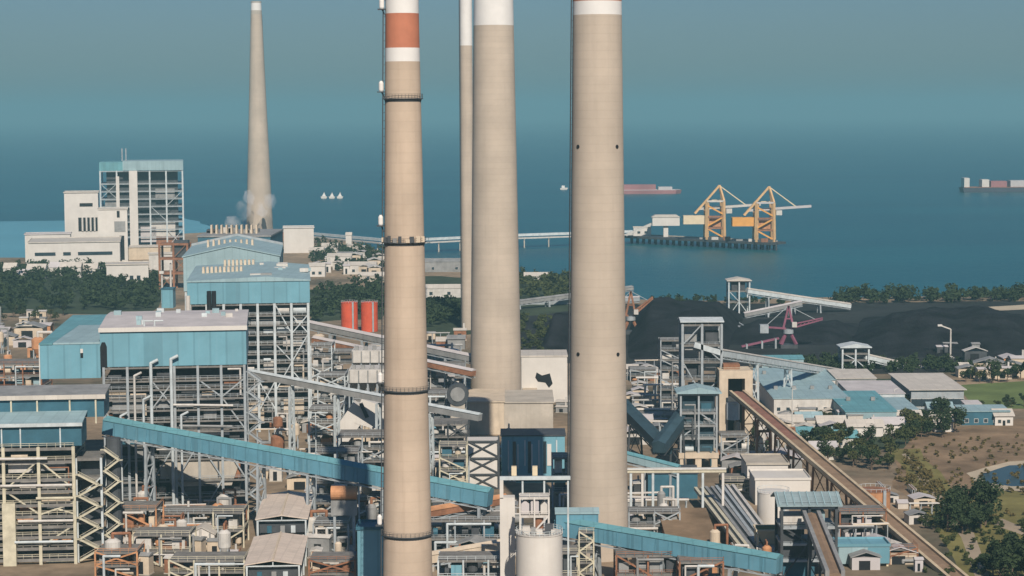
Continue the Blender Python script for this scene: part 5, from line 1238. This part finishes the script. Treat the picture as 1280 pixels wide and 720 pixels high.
MB().box(-2, 3, -3, 3, 0, 11.9).build('post', M['white'], t); MB().box(-14, 15, -6, 6, 12, 21).build('wall', M['white'], t); MB().prism([(-15, 21.02), (16, 21.02), (12, 23.6), (-11, 23.6)], 'y', -6.6, 6.6).build('roof', M['roof_white'], t)
MB().bar((-42, 0, 2), (-14, 0, 14), 3, 2.5).build('inclined_gallery', M['lagging'], t)

M['crane_frame'] = mat('yellow_cream_crane_steel', (0.58, 0.37, 0.18), .6, var=.15, scale=.2)
def unloader(label, u, Yoff, s=1.0, mbody='yellow', boom_m='crane_white'):
    f = (u - 786) / 187; c = J(f)
    t = thing('ship_unloader', label, 'crane', (c.x, c.y, 6.25))
    H, W_, Dp = 40 * s, 9 * s, 18 * s
    for sx in (-1, 1):
        for sy in (-1, 1): MB().bar((sx * W_, sy * Dp * .5, 0), (sx * W_ * .92, sy * Dp * .45, H), 3.0 * s).build('leg', M['crane_frame'], t)
    for z in (12 * s, 24 * s, H):
        MB().bar((-W_, -Dp * .5, z), (W_, -Dp * .5, z), 1.8 * s).build('portal_beam', M[boom_m if z == H else 'rust'], t)
    for z in (12 * s, H): MB().bar((-W_, Dp * .5, z), (W_, Dp * .5, z), 1.8 * s).build('portal_beam', M['crane_white'], t)
    for k in range(3): MB().bar((-W_ if k % 2 else W_, -Dp * .5, 2 + 12 * s * k), (W_ if k % 2 else -W_, -Dp * .5, 12 * s * (k + 1)), 1.6 * s).build('brace', M['yellow'], t)
    MB().bar((-16 * s, 0, 31.9 * s), (48 * s, 0, 36 * s), 5 * s, 2.4 * s).build('boom', M[boom_m], t)
    apex = (W_ * .55, 0, 56 * s)
    for sy in (-1, 1):
        MB().bar((W_, sy * Dp * .45, H), apex, 2.0 * s).build('apex_frame', M['crane_frame'], t)
        MB().bar((-W_ * 2.3, sy * 2, 27 * s), apex, 2.0 * s).build('back_stay', M['crane_frame'], t)
        MB().bar(apex, (32 * s, sy * 2, 36 * s), 1.0 * s).build('fore_stay', M['crane_white'], t)
    MB().box(-33 * s, -9.6 * s, -6 * s, 6 * s, 16 * s, 25 * s).build('machinery_house', M[mbody], t)
    MB().box(-6 * s, 7 * s, -5 * s, 5 * s, 13.2 * s, 22 * s).build('receiving_hopper', M['orange'], t)
    MB().box(12 * s, 18 * s, -3 * s, 3 * s, 27 * s, 32 * s).build('operator_cab', M['lagging'], t)
    MB().box(-W_ - 2, W_ + 2, -Dp * .55, -Dp * .45, .01, 2.6).build('bogie', M['steel_dark'], t)
    MB().box(-W_ - 2, W_ + 2, Dp * .45, Dp * .55, .01, 2.6).build('bogie', M['steel_dark'], t)
    return t
unloader('ship unloader nearer the trestle, with a cream machinery house', 896, 0, 1.0, 'crane_white', 'lagging')
unloader('ship unloader at the outer jetty end, with a yellow machinery house', 956, 0, 1.0, 'yellow', 'roof_pink')

def ship(name, label, u0, u1, v, hh, hull, deck, blocks, cat='ship', beam=26):
    c = gp((u0 + u1) / 2, v, -2); Y = c.y; L = (u1 - u0) * mpp(Y); h = hh * mpp(Y)
    t = thing(name, label, cat, (c.x, Y, -2)); hl = L / 2
    def outline(k): return [(-hl * k, -beam / 2 * k), (hl * .82 * k, -beam / 2 * k), (hl * k, 0), (hl * .82 * k, beam / 2 * k), (-hl * k, beam / 2 * k)]
    A, B = outline(.97), outline(1.0); mb = MB(); n = 5
    mb.add([(x, y, -.5) for x, y in A] + [(x, y, h) for x, y in B], [(i, (i + 1) % n, n + (i + 1) % n, n + i) for i in range(n)] + [tuple(range(n - 1, -1, -1)), tuple(range(n, 2 * n))]); mb.build('hull', M[hull], t)
    mb = MB(); D_ = outline(.96); mb.add([(x, y, h + .05) for x, y in D_] + [(x, y, h + .9) for x, y in D_], [(i, (i + 1) % n, n + (i + 1) % n, n + i) for i in range(n)] + [tuple(range(n - 1, -1, -1)), tuple(range(n, 2 * n))]); mb.build('deck', M[deck], t)
    for (nm, f0, f1, z, m) in blocks: MB().box(-hl + L * f0, -hl + L * f1, -beam * .36, beam * .36, h + .92, h + z * mpp(Y)).build(nm, M[m], t)
    return t
M['hull_red'] = mat('red_hull_paint', (0.30, 0.13, 0.13), 0.6, var=.2, scale=.02); M['hull_dark'] = mat('dark_hull_paint', (0.05, 0.055, 0.075), 0.6, var=.2, scale=.02)
ship('barge', 'long low pinkish-red barge beyond the thickest chimney', 770, 852, 242, 4.5, 'hull_red', 'roof_pink', [('cargo', .1, .6, 7, 'hull_red'), ('cargo', .64, .85, 4, 'roof_pink'), ('wheelhouse', .02, .07, 8, 'lagging')], 'barge', 30)
ship('cargo_ship', 'cargo ship with white superstructure far out near the right edge', 1201, 1312, 240, 6, 'hull_dark', 'rust', [('superstructure', .02, .08, 12, 'white'), ('superstructure', .22, .3, 10, 'white'), ('hatch_cover', .32, .5, 8, 'hull_red'), ('hatch_cover', .54, .72, 8.5, 'roof_pink'), ('hatch_cover', .75, .9, 8, 'hull_red')], 'ship', 34)
for k, u in enumerate((405, 415, 425)):
    c = gp(u, 248, -2); s = mpp(c.y)
    t = thing('sailing_boat', ('leftmost of three tiny white sailing boats', 'middle one of three tiny white sailing boats', 'rightmost of three tiny white sailing boats')[k], 'boat', (c.x, c.y, -2), 0, 'three white sailing boats')
    MB().prism([(-4 * s, 2.4 * s), (-3 * s, -.3), (3 * s, -.3), (4.2 * s, 2.4 * s)], 'y', -3, 3).build('hull', M['white'], t); MB().prism([(-2.6 * s, 2.5 * s), (2.4 * s, 2.5 * s), (.2 * s, 7.5 * s)], 'y', -.6, .6).build('sail', M['white_band'], t); MB().tube((.3 * s, 0, 2.41 * s), (.3 * s, 0, 7.9 * s), .5, n=6).build('mast', M['lagging'], t)
c = gp(705, 237, -2); s = mpp(c.y)
t = thing('motor_boat', 'small white motor boat close left of the thickest chimney', 'boat', (c.x, c.y, -2)); MB().prism([(-5 * s, 2 * s), (-4.4 * s, -.3), (3.6 * s, -.3), (5 * s, 2.4 * s)], 'y', -4, 4).build('hull', M['white'], t); MB().box(-3 * s, 1 * s, -3, 3, 2.2 * s, 5 * s).build('cabin', M['white_band'], t)
# ------------------------------------------------------------------ low equipment standing on the plant ground
def eq_box(rn, m, m2):
    w, d, h = rn.uniform(3, 8), rn.uniform(3, 6), rn.uniform(2.5, 6)
    t = thing('equipment_box', None, 'equipment')
    MB().box(-w / 2, w / 2, -d / 2, d / 2, .3, h).build('casing', M[m], t); MB().box(-w / 2 - .2, w / 2 + .2, -d / 2 - .2, d / 2 + .2, 0, .29).build('plinth', M['concrete_grey'], t)
    MB().prism([(-d / 2 - .4, h + .02), (d / 2 + .4, h + .02), (d / 2 + .4, h + .2), (0, h + .8), (-d / 2 - .4, h + .2)], 'x', -w / 2 - .3, w / 2 + .3).build('roof', M[m2], t)
    MB().box(-w * .2, w * .12, -d / 2 - .12, -d / 2 - .01, .4, h * .7).build('door', M['dark'], t)
    if rn.random() < .6: MB().tube((w * .3, 0, h + .5), (w * .3, 0, h + 2.6), .4, n=8).build('vent_pipe', M['lagging'], t)
    return t
def eq_vessel(rn, m, m2):
    L, r = rn.uniform(5, 10), rn.uniform(1.1, 2.0)
    t = thing('drum_vessel', None, 'vessel')
    MB().add(*_capsule(L, r, r + 1.4)).build('shell', M[m], t, smooth=True)
    for x in (-L * .3, L * .3): MB().box(x - .4, x + .4, -r * .7, r * .7, 0, 1.9).build('saddle', M['concrete_grey'], t)
    pipe(t, [(L * .2, 0, 1.4 + 2 * r - .1), (L * .2, 0, 3.2 + 2 * r), (L * .2 + 3, 0, 3.2 + 2 * r)], .3, m2)
    return t
def _capsule(L, r, z):
    vs, fs, n = [], [], 14
    prof = [(-L / 2, .02), (-L / 2 + r * .1, r * .6), (-L / 2 + r * .4, r * .92), (-L / 2 + r * .7, r), (L / 2 - r * .7, r), (L / 2 - r * .4, r * .92), (L / 2 - r * .1, r * .6), (L / 2, .02)]
    for x, q in prof:
        for i in range(n): vs.append((x, q * math.cos(6.2832 * i / n), z + q * math.sin(6.2832 * i / n)))
    for k in range(len(prof) - 1):
        for i in range(n): fs.append((k * n + i, k * n + (i + 1) % n, (k + 1) * n + (i + 1) % n, (k + 1) * n + i))
    return vs, fs
def eq_cyclone(rn, m, m2):
    r, h = rn.uniform(1.3, 2.4), rn.uniform(7, 13)
    t = thing('cyclone_vessel', None, 'vessel')
    MB().lathe([(.4, h * .25), (r, h * .55), (r, h * .92), (r * .5, h)], 16).build('shell', M[m], t)
    for a in range(4): MB().box(r * .8 * math.cos(a * 1.57 + .78) - .2, r * .8 * math.cos(a * 1.57 + .78) + .2, r * .8 * math.sin(a * 1.57 + .78) - .2, r * .8 * math.sin(a * 1.57 + .78) + .2, 0, h * .6).build('leg', M['steel'], t)
    pipe(t, [(0, 0, h), (0, 0, h + 1.5), (r + 2.5, 0, h + 1.5), (r + 2.5, 0, 1)], .45, m2)
    return t
def eq_pipes(rn, m, m2):
    L = rn.uniform(10, 20); h = rn.uniform(3, 7)
    t = thing('pipe_rack', None, 'pipe rack')
    for i in range(4):
        x = -L / 2 + L * i / 3
        for y in (-1.2, 1.2): MB().box(x - .2, x + .2, y - .2, y + .2, 0, h - .3).build('post', M['steel'], t)
        MB().box(x - .25, x + .25, -1.5, 1.5, h - .29, h).build('crossbeam', M['steel'], t)
    for k, y in enumerate((-1.0, -.3, .45, 1.1)): pipe(t, [(-L / 2 - .8, y, h + .35), (0, y, h + .35), (L / 2 + .8, y, h + .35)], (.3, .22, .34, .2)[k], (m, m2, 'lagging', 'rust')[k])
    return t
def eq_shed(rn, m, m2):
    w, d, h = rn.uniform(6, 12), rn.uniform(5, 9), rn.uniform(3, 5); r = w * .16
    t = thing('lean_shed', None, 'shed')
    MB().box(-w / 2, w / 2, -d / 2, d / 2, 0, h).build('wall', M[m], t)
    for s in (-1, 1): MB().prism([(s * (w / 2 + .5), h), (0, h + r), (0, h + r + .25), (s * (w / 2 + .5), h + .25)], 'y', -d / 2 - .4, d / 2 + .4).build('roof_slope', M[m2], t)
    MB().box(-w * .25, w * .15, -d / 2 - .1, -d / 2 - .01, 0, h * .75).build('door', M['dark'], t)
    return t
EQ = {'box': (eq_box, 'equipment box'), 'vessel': (eq_vessel, 'horizontal drum vessel'), 'cyclone': (eq_cyclone, 'upright vessel on legs'), 'pipes': (eq_pipes, 'pipe rack'), 'shed': (eq_shed, 'shed')}
COLN = {'beige': 'beige', 'orange': 'orange-brown', 'rust': 'rusty', 'lagging': 'pale grey', 'roof_pink': 'pinkish', 'duct': 'grey', 'boiler': 'dark', 'roof_white': 'off-white', 'blue': 'blue', 'white': 'white', 'blue_light': 'light blue', 'steel_dark': 'dark steel'}
_placed = []
def yard(uv, n, where, kinds, pal, seed, sep=7.5, s0=.8, s1=1.15):
    rn = random.Random(seed); P = [gp(u, v) for u, v in uv]; made = {}; c = 0; tries = 0
    while c < n and tries < n * 60:
        tries += 1
        a, b = rn.random(), rn.random(); q = P[0].lerp(P[1], a).lerp(P[3].lerp(P[2], a), b)
        if any((q - o).length < sep for o in _placed): continue
        _placed.append(q); c += 1
        k, m = rn.choice(kinds), rn.choice(pal)
        key = (k, m)
        if key in made: t = copy_tree(made[key])
        else: t = made[key] = EQ[k][0](rn, m, rn.choice(('lagging', 'duct', 'roof_white', 'roof_pink') if k in ('box', 'shed') else ('lagging', 'duct', 'rust')))
        t.location = q; t.rotation_euler = (0, 0, rn.choice((0, 0, R(90), R(6), R(-12)))); s = rn.uniform(s0, s1); t.scale = (s, s, s * rn.uniform(.85, 1.2))
        tag(t, f'{COLN[m]} {EQ[k][1]} {where}', None, f'{COLN[m]} {EQ[k][1]}s {where}')
yard([(138, 718), (304, 718), (304, 652), (160, 652)], 46, 'between the zigzag stair and the white sheds', ('box', 'vessel', 'cyclone', 'pipes'), ('orange', 'beige', 'rust', 'lagging'), 1, 4.6)
yard([(385, 716), (476, 716), (476, 625), (392, 625)], 32, 'between the white sheds and the banded chimney', ('box', 'cyclone', 'pipes', 'vessel'), ('beige', 'rust', 'lagging', 'duct'), 2, 5)
yard([(388, 600), (480, 600), (480, 560), (388, 560)], 12, 'beneath the shaded part of the long blue conveyor', ('box', 'pipes', 'shed'), ('duct', 'lagging', 'beige', 'rust'), 3, 7)
yard([(388, 545), (482, 545), (482, 450), (392, 440)], 24, 'in the beige plant right of the second boiler house', ('box', 'cyclone', 'shed', 'pipes'), ('beige', 'lagging', 'roof_pink', 'duct'), 4, 8, .9, 1.6)
yard([(530, 610), (640, 610), (640, 560), (530, 560)], 14, 'around the foot of the white panel tower', ('box', 'cyclone', 'pipes'), ('lagging', 'beige', 'blue', 'duct'), 5, 7)
yard([(545, 718), (642, 718), (642, 640), (535, 640)], 30, 'under the dusty gallery between the banded chimney and the silo', ('box', 'vessel', 'pipes', 'shed'), ('blue', 'lagging', 'boiler', 'duct'), 6, 4.8)
yard([(800, 718), (960, 718), (945, 700), (800, 696)], 24, 'on the brown ground below the low blue conveyor', ('box', 'vessel', 'pipes', 'cyclone'), ('rust', 'orange', 'beige', 'duct'), 7, 6, .6, .95)
yard([(786, 560), (850, 548), (846, 492), (786, 488)], 26, 'in the pale clutter behind the dark blue galleries', ('shed', 'box', 'pipes'), ('lagging', 'roof_white', 'duct', 'beige'), 8, 8, .9, 1.4)
yard([(786, 486), (852, 486), (850, 458), (786, 458)], 10, 'between the coal heap and the pale clutter', ('shed', 'box', 'pipes'), ('beige', 'rust', 'orange', 'duct'), 9, 10)
yard([(905, 610), (1000, 600), (960, 545), (905, 552)], 16, 'below the concrete portal and the upper red-belted conveyor', ('box', 'pipes', 'shed', 'cyclone'), ('lagging', 'duct', 'rust', 'beige'), 10, 8)
yard([(786, 668), (830, 660), (830, 618), (786, 615)], 9, 'under the pale pipe bridge', ('box', 'pipes', 'cyclone'), ('duct', 'lagging', 'boiler'), 11, 7)
yard([(1055, 716), (1165, 716), (1110, 660), (1050, 665)], 12, 'beside the lowest stretch of the red-belted conveyor', ('box', 'shed', 'pipes'), ('rust', 'roof_pink', 'beige', 'boiler'), 12, 7, .7, 1)
yard([(1125, 690), (1185, 690), (1150, 610), (1085, 600)], 8, 'along the dusty strip right of the red-belted conveyor', ('shed', 'pipes'), ('beige', 'roof_white', 'lagging'), 13, 9, .5, .8)
yard([(322, 612), (392, 612), (392, 522), (345, 522)], 18, 'on the open ground right of the biggest boiler house', ('box', 'pipes', 'cyclone', 'shed'), ('beige', 'lagging', 'duct', 'rust'), 21, 6.5, .8, 1.2)
yard([(-30, 420), (60, 420), (70, 396), (-30, 396)], 12, 'at the field edge left of the biggest boiler house', ('shed', 'box'), ('beige', 'roof_white', 'orange'), 22, 12, 1, 1.5)
yard([(-30, 490), (50, 490), (58, 402), (-30, 402)], 20, 'on the orange ground left of the biggest boiler house', ('shed', 'box', 'cyclone', 'pipes'), ('orange', 'blue_light', 'beige', 'roof_pink'), 14, 11, 1, 1.7)
yard([(535, 505), (582, 505), (582, 425), (535, 425)], 14, 'behind the banded chimney left of the wide pale chimney', ('box', 'shed', 'pipes'), ('rust', 'beige', 'lagging', 'duct'), 15, 9, .9, 1.5)
yard([(960, 546), (1130, 540), (1120, 515), (965, 512)], 22, 'among the workshops and houses', ('shed', 'box'), ('roof_white', 'blue_light', 'lagging', 'beige'), 16, 9, .7, 1.1)
yard([(1200, 478), (1275, 472), (1275, 462), (1200, 466)], 9, 'in the row beyond the green lawn', ('shed', 'box'), ('beige', 'roof_white', 'orange'), 17, 10, .9, 1.4)
yard([(1140, 462), (1275, 452), (1275, 425), (1180, 430)], 8, 'on the coal dust near the light mast', ('box', 'shed'), ('duct', 'lagging', 'steel_dark'), 18, 16, .8, 1.3)
yard([(392, 345), (480, 350), (480, 318), (400, 312)], 16, 'by the shore left of the banded chimney', ('shed', 'box'), ('white', 'lagging', 'roof_white', 'beige'), 19, 16, 1.2, 2)
yard([(655, 520), (708, 520), (708, 503), (655, 503)], 5, 'at the foot of the white bunker building', ('box', 'cyclone'), ('duct', 'boiler', 'lagging'), 20, 8)
# ------------------------------------------------------------------ vegetation
def leaf_mat(name, c):
    m = bpy.data.materials.new(name); m.use_nodes = True
    n, l = m.node_tree.nodes, m.node_tree.links; b = n['Principled BSDF']; b.inputs['Roughness'].default_value = .8; b.inputs['Specular IOR Level'].default_value = .1
    t = link_noise(m, .5, det=3); t2 = link_noise(m, .06, det=3)
    x = n.new('ShaderNodeMix'); x.data_type = 'RGBA'; x.inputs['A'].default_value = (*[q * .55 for q in c], 1); x.inputs['B'].default_value = (c[0] * 1.7, c[1] * 1.45, c[2] * 1.2, 1)
    a = n.new('ShaderNodeMath'); a.operation = 'MULTIPLY_ADD'; a.inputs[1].default_value = 1.6; a.inputs[2].default_value = -.45
    s = n.new('ShaderNodeMath'); s.operation = 'ADD'; l.new(t.outputs['Fac'], s.inputs[0]); l.new(t2.outputs['Fac'], s.inputs[1])
    h = n.new('ShaderNodeMath'); h.operation = 'MULTIPLY'; h.inputs[1].default_value = .5; l.new(s.outputs[0], h.inputs[0]); l.new(h.outputs[0], a.inputs[0]); a.use_clamp = True
    l.new(a.outputs[0], x.inputs['Factor']); l.new(x.outputs['Result'], b.inputs['Base Color']); return m
M['leaf'] = leaf_mat('dark_foliage', (0.030, 0.050, 0.024)); M['leaf2'] = leaf_mat('olive_foliage', (0.050, 0.066, 0.026))
def crown(mb, rn, c, rad, n, size):
    """leaf clumps spread through lobes of uneven size"""
    lobes = []
    for _ in range(max(4, int(6 * rn.uniform(.8, 1.3)))):
        a, e = rn.uniform(0, 6.28), rn.uniform(-.5, .9); k = rn.uniform(.25, .75)
        lobes.append((Vector((math.cos(a) * rad[0] * k, math.sin(a) * rad[1] * k, e * rad[2] * .75)), rn.uniform(.3, .6)))
    for _ in range(n):
        L, r = rn.choice(lobes)
        v = Vector((rn.gauss(0, 1), rn.gauss(0, 1), rn.gauss(0, 1))).normalized() * (rn.uniform(.55, 1.05) * r)
        p = Vector(c) + L + Vector((v.x * rad[0], v.y * rad[1], v.z * rad[2]))
        nrm = (v + Vector((rn.uniform(-.6, .6), rn.uniform(-.6, .6), rn.uniform(-.2, .9)))).normalized()
        a = nrm.orthogonal().normalized(); b = nrm.cross(a); s = size * rn.uniform(.6, 1.4)
        an = rn.uniform(0, 6.28); a, b = a * math.cos(an) + b * math.sin(an), b * math.cos(an) - a * math.sin(an)
        mb.add([p - a * s, p + b * s * .6, p + a * s, p - b * s * .6], [(0, 1, 2, 3)])
def tree_proto(seed, h, w, m, n=700, size=.55):
    rn = random.Random(seed)
    t = thing('tree', None, 'tree')
    mb = MB(); top = h * .6
    mb.tube((0, 0, -.3), (rn.uniform(-.3, .3), 0, top), h * .035, h * .015, 8)
    tr = mb.build('trunk', M['bark'], t)
    for k in range(5):
        a = rn.uniform(0, 6.28); z = h * rn.uniform(.28, .5)
        MB().tube((0, 0, z), (math.cos(a) * w * .3, math.sin(a) * w * .3, z + h * .25), h * .015, h * .006, 6).build('limb', M['bark'], tr)
    mb = MB(); crown(mb, rn, (0, 0, h * .62), (w / 2, w / 2, h * .4), n, size); mb.build('crown', M[m], t)
    return t
M['leaf3'] = leaf_mat('yellowish_foliage', (0.065, 0.078, 0.03))
protos = [tree_proto(1, 10, 10, 'leaf', 620), tree_proto(2, 8, 9, 'leaf2', 420), tree_proto(3, 12, 9, 'leaf', 560), tree_proto(4, 7, 8, 'leaf', 500), tree_proto(5, 11, 7, 'leaf3', 360), tree_proto(6, 6, 7, 'leaf2', 260)]
used = [False] * len(protos)
def plant(k, x, y, s, label, group, z=0.0):
    o = protos[k] if not used[k] else copy_tree(protos[k])
    used[k] = True
    o.location = (x, y, z); o.rotation_euler = (0, 0, random.uniform(0, 6.28)); o.scale = (s * random.uniform(.9, 1.15), s * random.uniform(.9, 1.15), s * random.uniform(.85, 1.15))
    o['label'] = label; o['category'] = 'tree'; o['group'] = group
    return o
rn = random.Random(21)
def scatter(uv, n, smin, smax, label, group, kinds=(0, 1, 2, 3, 4, 5), sep=4.0):
    P = [gp(u, v) for u, v in uv]; out = []; tries = 0
    while len(out) < n and tries < n * 40:
        tries += 1
        a, b = rn.random(), rn.random(); q = P[0].lerp(P[1], a).lerp(P[3].lerp(P[2], a), b)
        if all((q - o).length > sep for o in out): out.append(q); plant(rn.choice(kinds), q.x, q.y, rn.uniform(smin, smax), label, group)
scatter([(1182, 668), (1236, 668), (1232, 646), (1190, 646)], 14, .75, 1.1, 'dark green tree in the big clump below the pond', 'trees in the clump below the pond', (0, 2, 2), 4.5)
scatter([(1222, 735), (1320, 735), (1320, 700), (1236, 700)], 16, .8, 1.15, 'dark tree in the thicket at the bottom right corner', 'trees in the bottom right thicket', (0, 2, 3), 4.5)
scatter([(1032, 588), (1122, 588), (1118, 556), (1028, 560)], 26, .65, 1.0, 'dark tree in the belt between the red-belted conveyor and the brown field', 'trees in the belt by the brown field', sep=4.5)
scatter([(985, 568), (1035, 566), (1050, 548), (975, 550)], 14, .6, .95, 'tree among the houses beside the red-belted conveyor', 'trees among the houses', sep=5)
scatter([(1120, 560), (1200, 545), (1195, 520), (1130, 530)], 24, .7, 1.1, 'tree in front of the large cream-roofed shed', 'trees below the cream-roofed shed', sep=5)
scatter([(1208, 512), (1290, 514), (1290, 508), (1210, 508)], 11, .4, .65, 'tree along the near edge of the green lawn', 'trees along the lawn', sep=5)
scatter([(1195, 482), (1300, 476), (1300, 466), (1195, 470)], 18, .6, 1.0, 'tree between the green lawn and the coal yard', 'trees behind the lawn', sep=6)
scatter([(1140, 620), (1180, 645), (1190, 690), (1160, 690)], 5, .4, .6, 'small bush-like tree on the dry grass bank', 'small trees on the dry grass bank', (1, 3), 6)
scatter([(905, 540), (945, 560), (1000, 590), (960, 580)], 6, .6, .9, 'tree under the upper stretch of the red-belted conveyor', 'trees under the red-belted conveyor', sep=4)
scatter([(985, 530), (1160, 520), (1150, 506), (1000, 512)], 14, .5, .8, 'small tree between the blue workshop roofs', 'small trees between workshops', sep=6)
scatter([(-20, 402), (75, 402), (85, 392), (-20, 392)], 14, .7, 1.1, 'tree at the field edge left of the biggest boiler house', 'trees at the left field edge', sep=8)
# far woods that read as one mass
def wood(name, label, uv, n, hmin, hmax, m, leaves=90, size=1.3):
    P = [gp(u, v) for u, v in uv]; mb = MB(); r = random.Random(len(uv) + n)
    for _ in range(n):
        a, b = r.random(), r.random(); q = P[0].lerp(P[1], a).lerp(P[3].lerp(P[2], a), b); h = r.uniform(hmin, hmax); w = h * r.uniform(.9, 1.4)
        crown(mb, r, (q.x, q.y, h * .52), (w / 2, w / 2, h * .5), leaves, size)
    return tag(mb.build(name, M[m]), label, 'woodland', kind='stuff')
patch('scrub_ground', [(-60, 390), (190, 392), (215, 345), (100, 330), (-60, 330)], M['scrub'], 0.02, wob=8)
patch('scrub_ground', [(384, 402), (480, 400), (480, 365), (384, 362)], M['scrub'], 0.022, wob=8)
patch('scrub_ground', [(526, 420), (720, 412), (720, 352), (526, 345)], M['scrub'], 0.018, wob=8)
wood('woodland', 'dark wood in front of the far white plant', [(-50, 388), (190, 388), (205, 350), (-50, 346)], 210, 6, 13, 'leaf')
wood('woodland', 'line of trees in front of the long white hall', [(-40, 350), (130, 350), (130, 338), (-40, 338)], 70, 7, 12, 'leaf')
wood('woodland', 'dark trees behind the red tanks', [(385, 404), (485, 396), (485, 358), (390, 362)], 75, 5, 11, 'leaf')
wood('woodland', 'dark trees by the shore behind the second boiler house', [(388, 336), (480, 344), (480, 316), (395, 305)], 80, 7, 12, 'leaf', 70)
wood('woodland', 'trees on the far side of the long shed right of the banded chimney', [(528, 412), (580, 405), (580, 384), (528, 384)], 40, 7, 11, 'leaf', 80)
wood('woodland', 'green shoreline trees between the two pale chimneys', [(640, 375), (720, 374), (720, 352), (640, 348)], 70, 6, 11, 'leaf2', 80)
wood('woodland', 'rough scrub beside the coal heap between the pale chimneys', [(648, 446), (690, 446), (690, 400), (648, 395)], 50, 3, 6, 'leaf2', 60, .9)
wood('woodland', 'line of shore trees beyond the coal heap', [(1045, 381), (1300, 377), (1300, 371), (1040, 374)], 100, 5, 12, 'leaf', 80)
wood('woodland', 'thin shore trees beyond the far capped tower', [(790, 381), (1045, 381), (1040, 375), (790, 377)], 40, 3, 6, 'leaf', 60, 1.0)
wood('woodland', 'scrub along the near edge of the coal yard', [(960, 462), (1210, 468), (1220, 455), (1000, 452)], 130, 3, 6, 'leaf', 60, .9)
M['dry_leaf'] = leaf_mat('dry_scrub_leaves', (0.11, 0.095, 0.04))
wood('undergrowth', 'dry yellow scrub on the bank beside the brown field', [(1120, 600), (1200, 660), (1190, 620), (1130, 562)], 150, 1.0, 2.6, 'dry_leaf', 40, .5)
wood('undergrowth', 'weeds scattered over the brown field around the pond', [(1190, 650), (1300, 650), (1300, 545), (1130, 550)], 170, .6, 2.0, 'dry_leaf', 26, .5)
wood('undergrowth', 'scattered green weeds over the dry bank below the pond', [(1150, 720), (1300, 720), (1300, 650), (1180, 640)], 120, .8, 2.6, 'leaf2', 40, .5)
# steam at the foot of the distant chimney
sm = bpy.data.materials.new('steam'); sm.use_nodes = True
sn, sl = sm.node_tree.nodes, sm.node_tree.links; sn.remove(sn['Principled BSDF'])
sv = sn.new('ShaderNodeVolumePrincipled'); sv.inputs['Color'].default_value = (.99, .98, .99, 1); sv.inputs['Anisotropy'].default_value = -.1
tn = link_noise(sm, .055, det=4); mr = sn.new('ShaderNodeMapRange'); mr.inputs['From Min'].default_value = .36; mr.inputs['From Max'].default_value = .72; mr.inputs['To Max'].default_value = .05
sl.new(tn.outputs['Fac'], mr.inputs['Value']); sl.new(mr.outputs['Result'], sv.inputs['Density']); sl.new(sv.outputs[0], sn['Material Output'].inputs['Volume'])
import bmesh
bm = bmesh.new(); rn2 = random.Random(4)
path_ = [(286, 282), (296, 276), (302, 266), (308, 254), (314, 244), (330, 246), (338, 252), (341, 260)]
for u, v, ru, rv in ((291, 277, 10, 8), (304, 262, 10, 13), (311, 247, 7, 11), (337, 252, 8, 11), (328, 262, 7, 10)):
    c = at(u, v, 2350); g_ = bmesh.ops.create_icosphere(bm, subdivisions=4, radius=1)
    for w_ in g_['verts']:
        k = 1 + .35 * mnoise.noise(w_.co * 1.6 + Vector((u, v, 0))) + .15 * mnoise.noise(w_.co * 4)
        w_.co = c + Vector((w_.co.x * ru, w_.co.y * 12, w_.co.z * rv)) * (mpp(2350) * k)
me = bpy.data.meshes.new('steam_cloud'); bm.to_mesh(me); bm.free(); me.materials.append(sm)
for p_ in me.polygons: p_.use_smooth = True
so = bpy.data.objects.new('steam_cloud', me); col.objects.link(so); tag(so, 'white steam drifting round the foot of the distant chimney', 'steam', kind='stuff')
# ------------------------------------------------------------------ haze
hz = MB(); hz.box(-31000, 31000, -310, FAR + 100, -8.0, 300)
hm = bpy.data.materials.new('haze_air'); hm.use_nodes = True
hn, hl = hm.node_tree.nodes, hm.node_tree.links
hn.remove(hn['Principled BSDF'])
pv = hn.new('ShaderNodeVolumePrincipled')
pv.inputs['Color'].default_value = (0.275, 0.545, 0.61, 1)
pv.inputs['Density'].default_value = 0.000115
pv.inputs['Anisotropy'].default_value = 0.0
hl.new(pv.outputs[0], hn['Material Output'].inputs['Volume'])
tag(hz.build('haze', hm), kind='stuff')
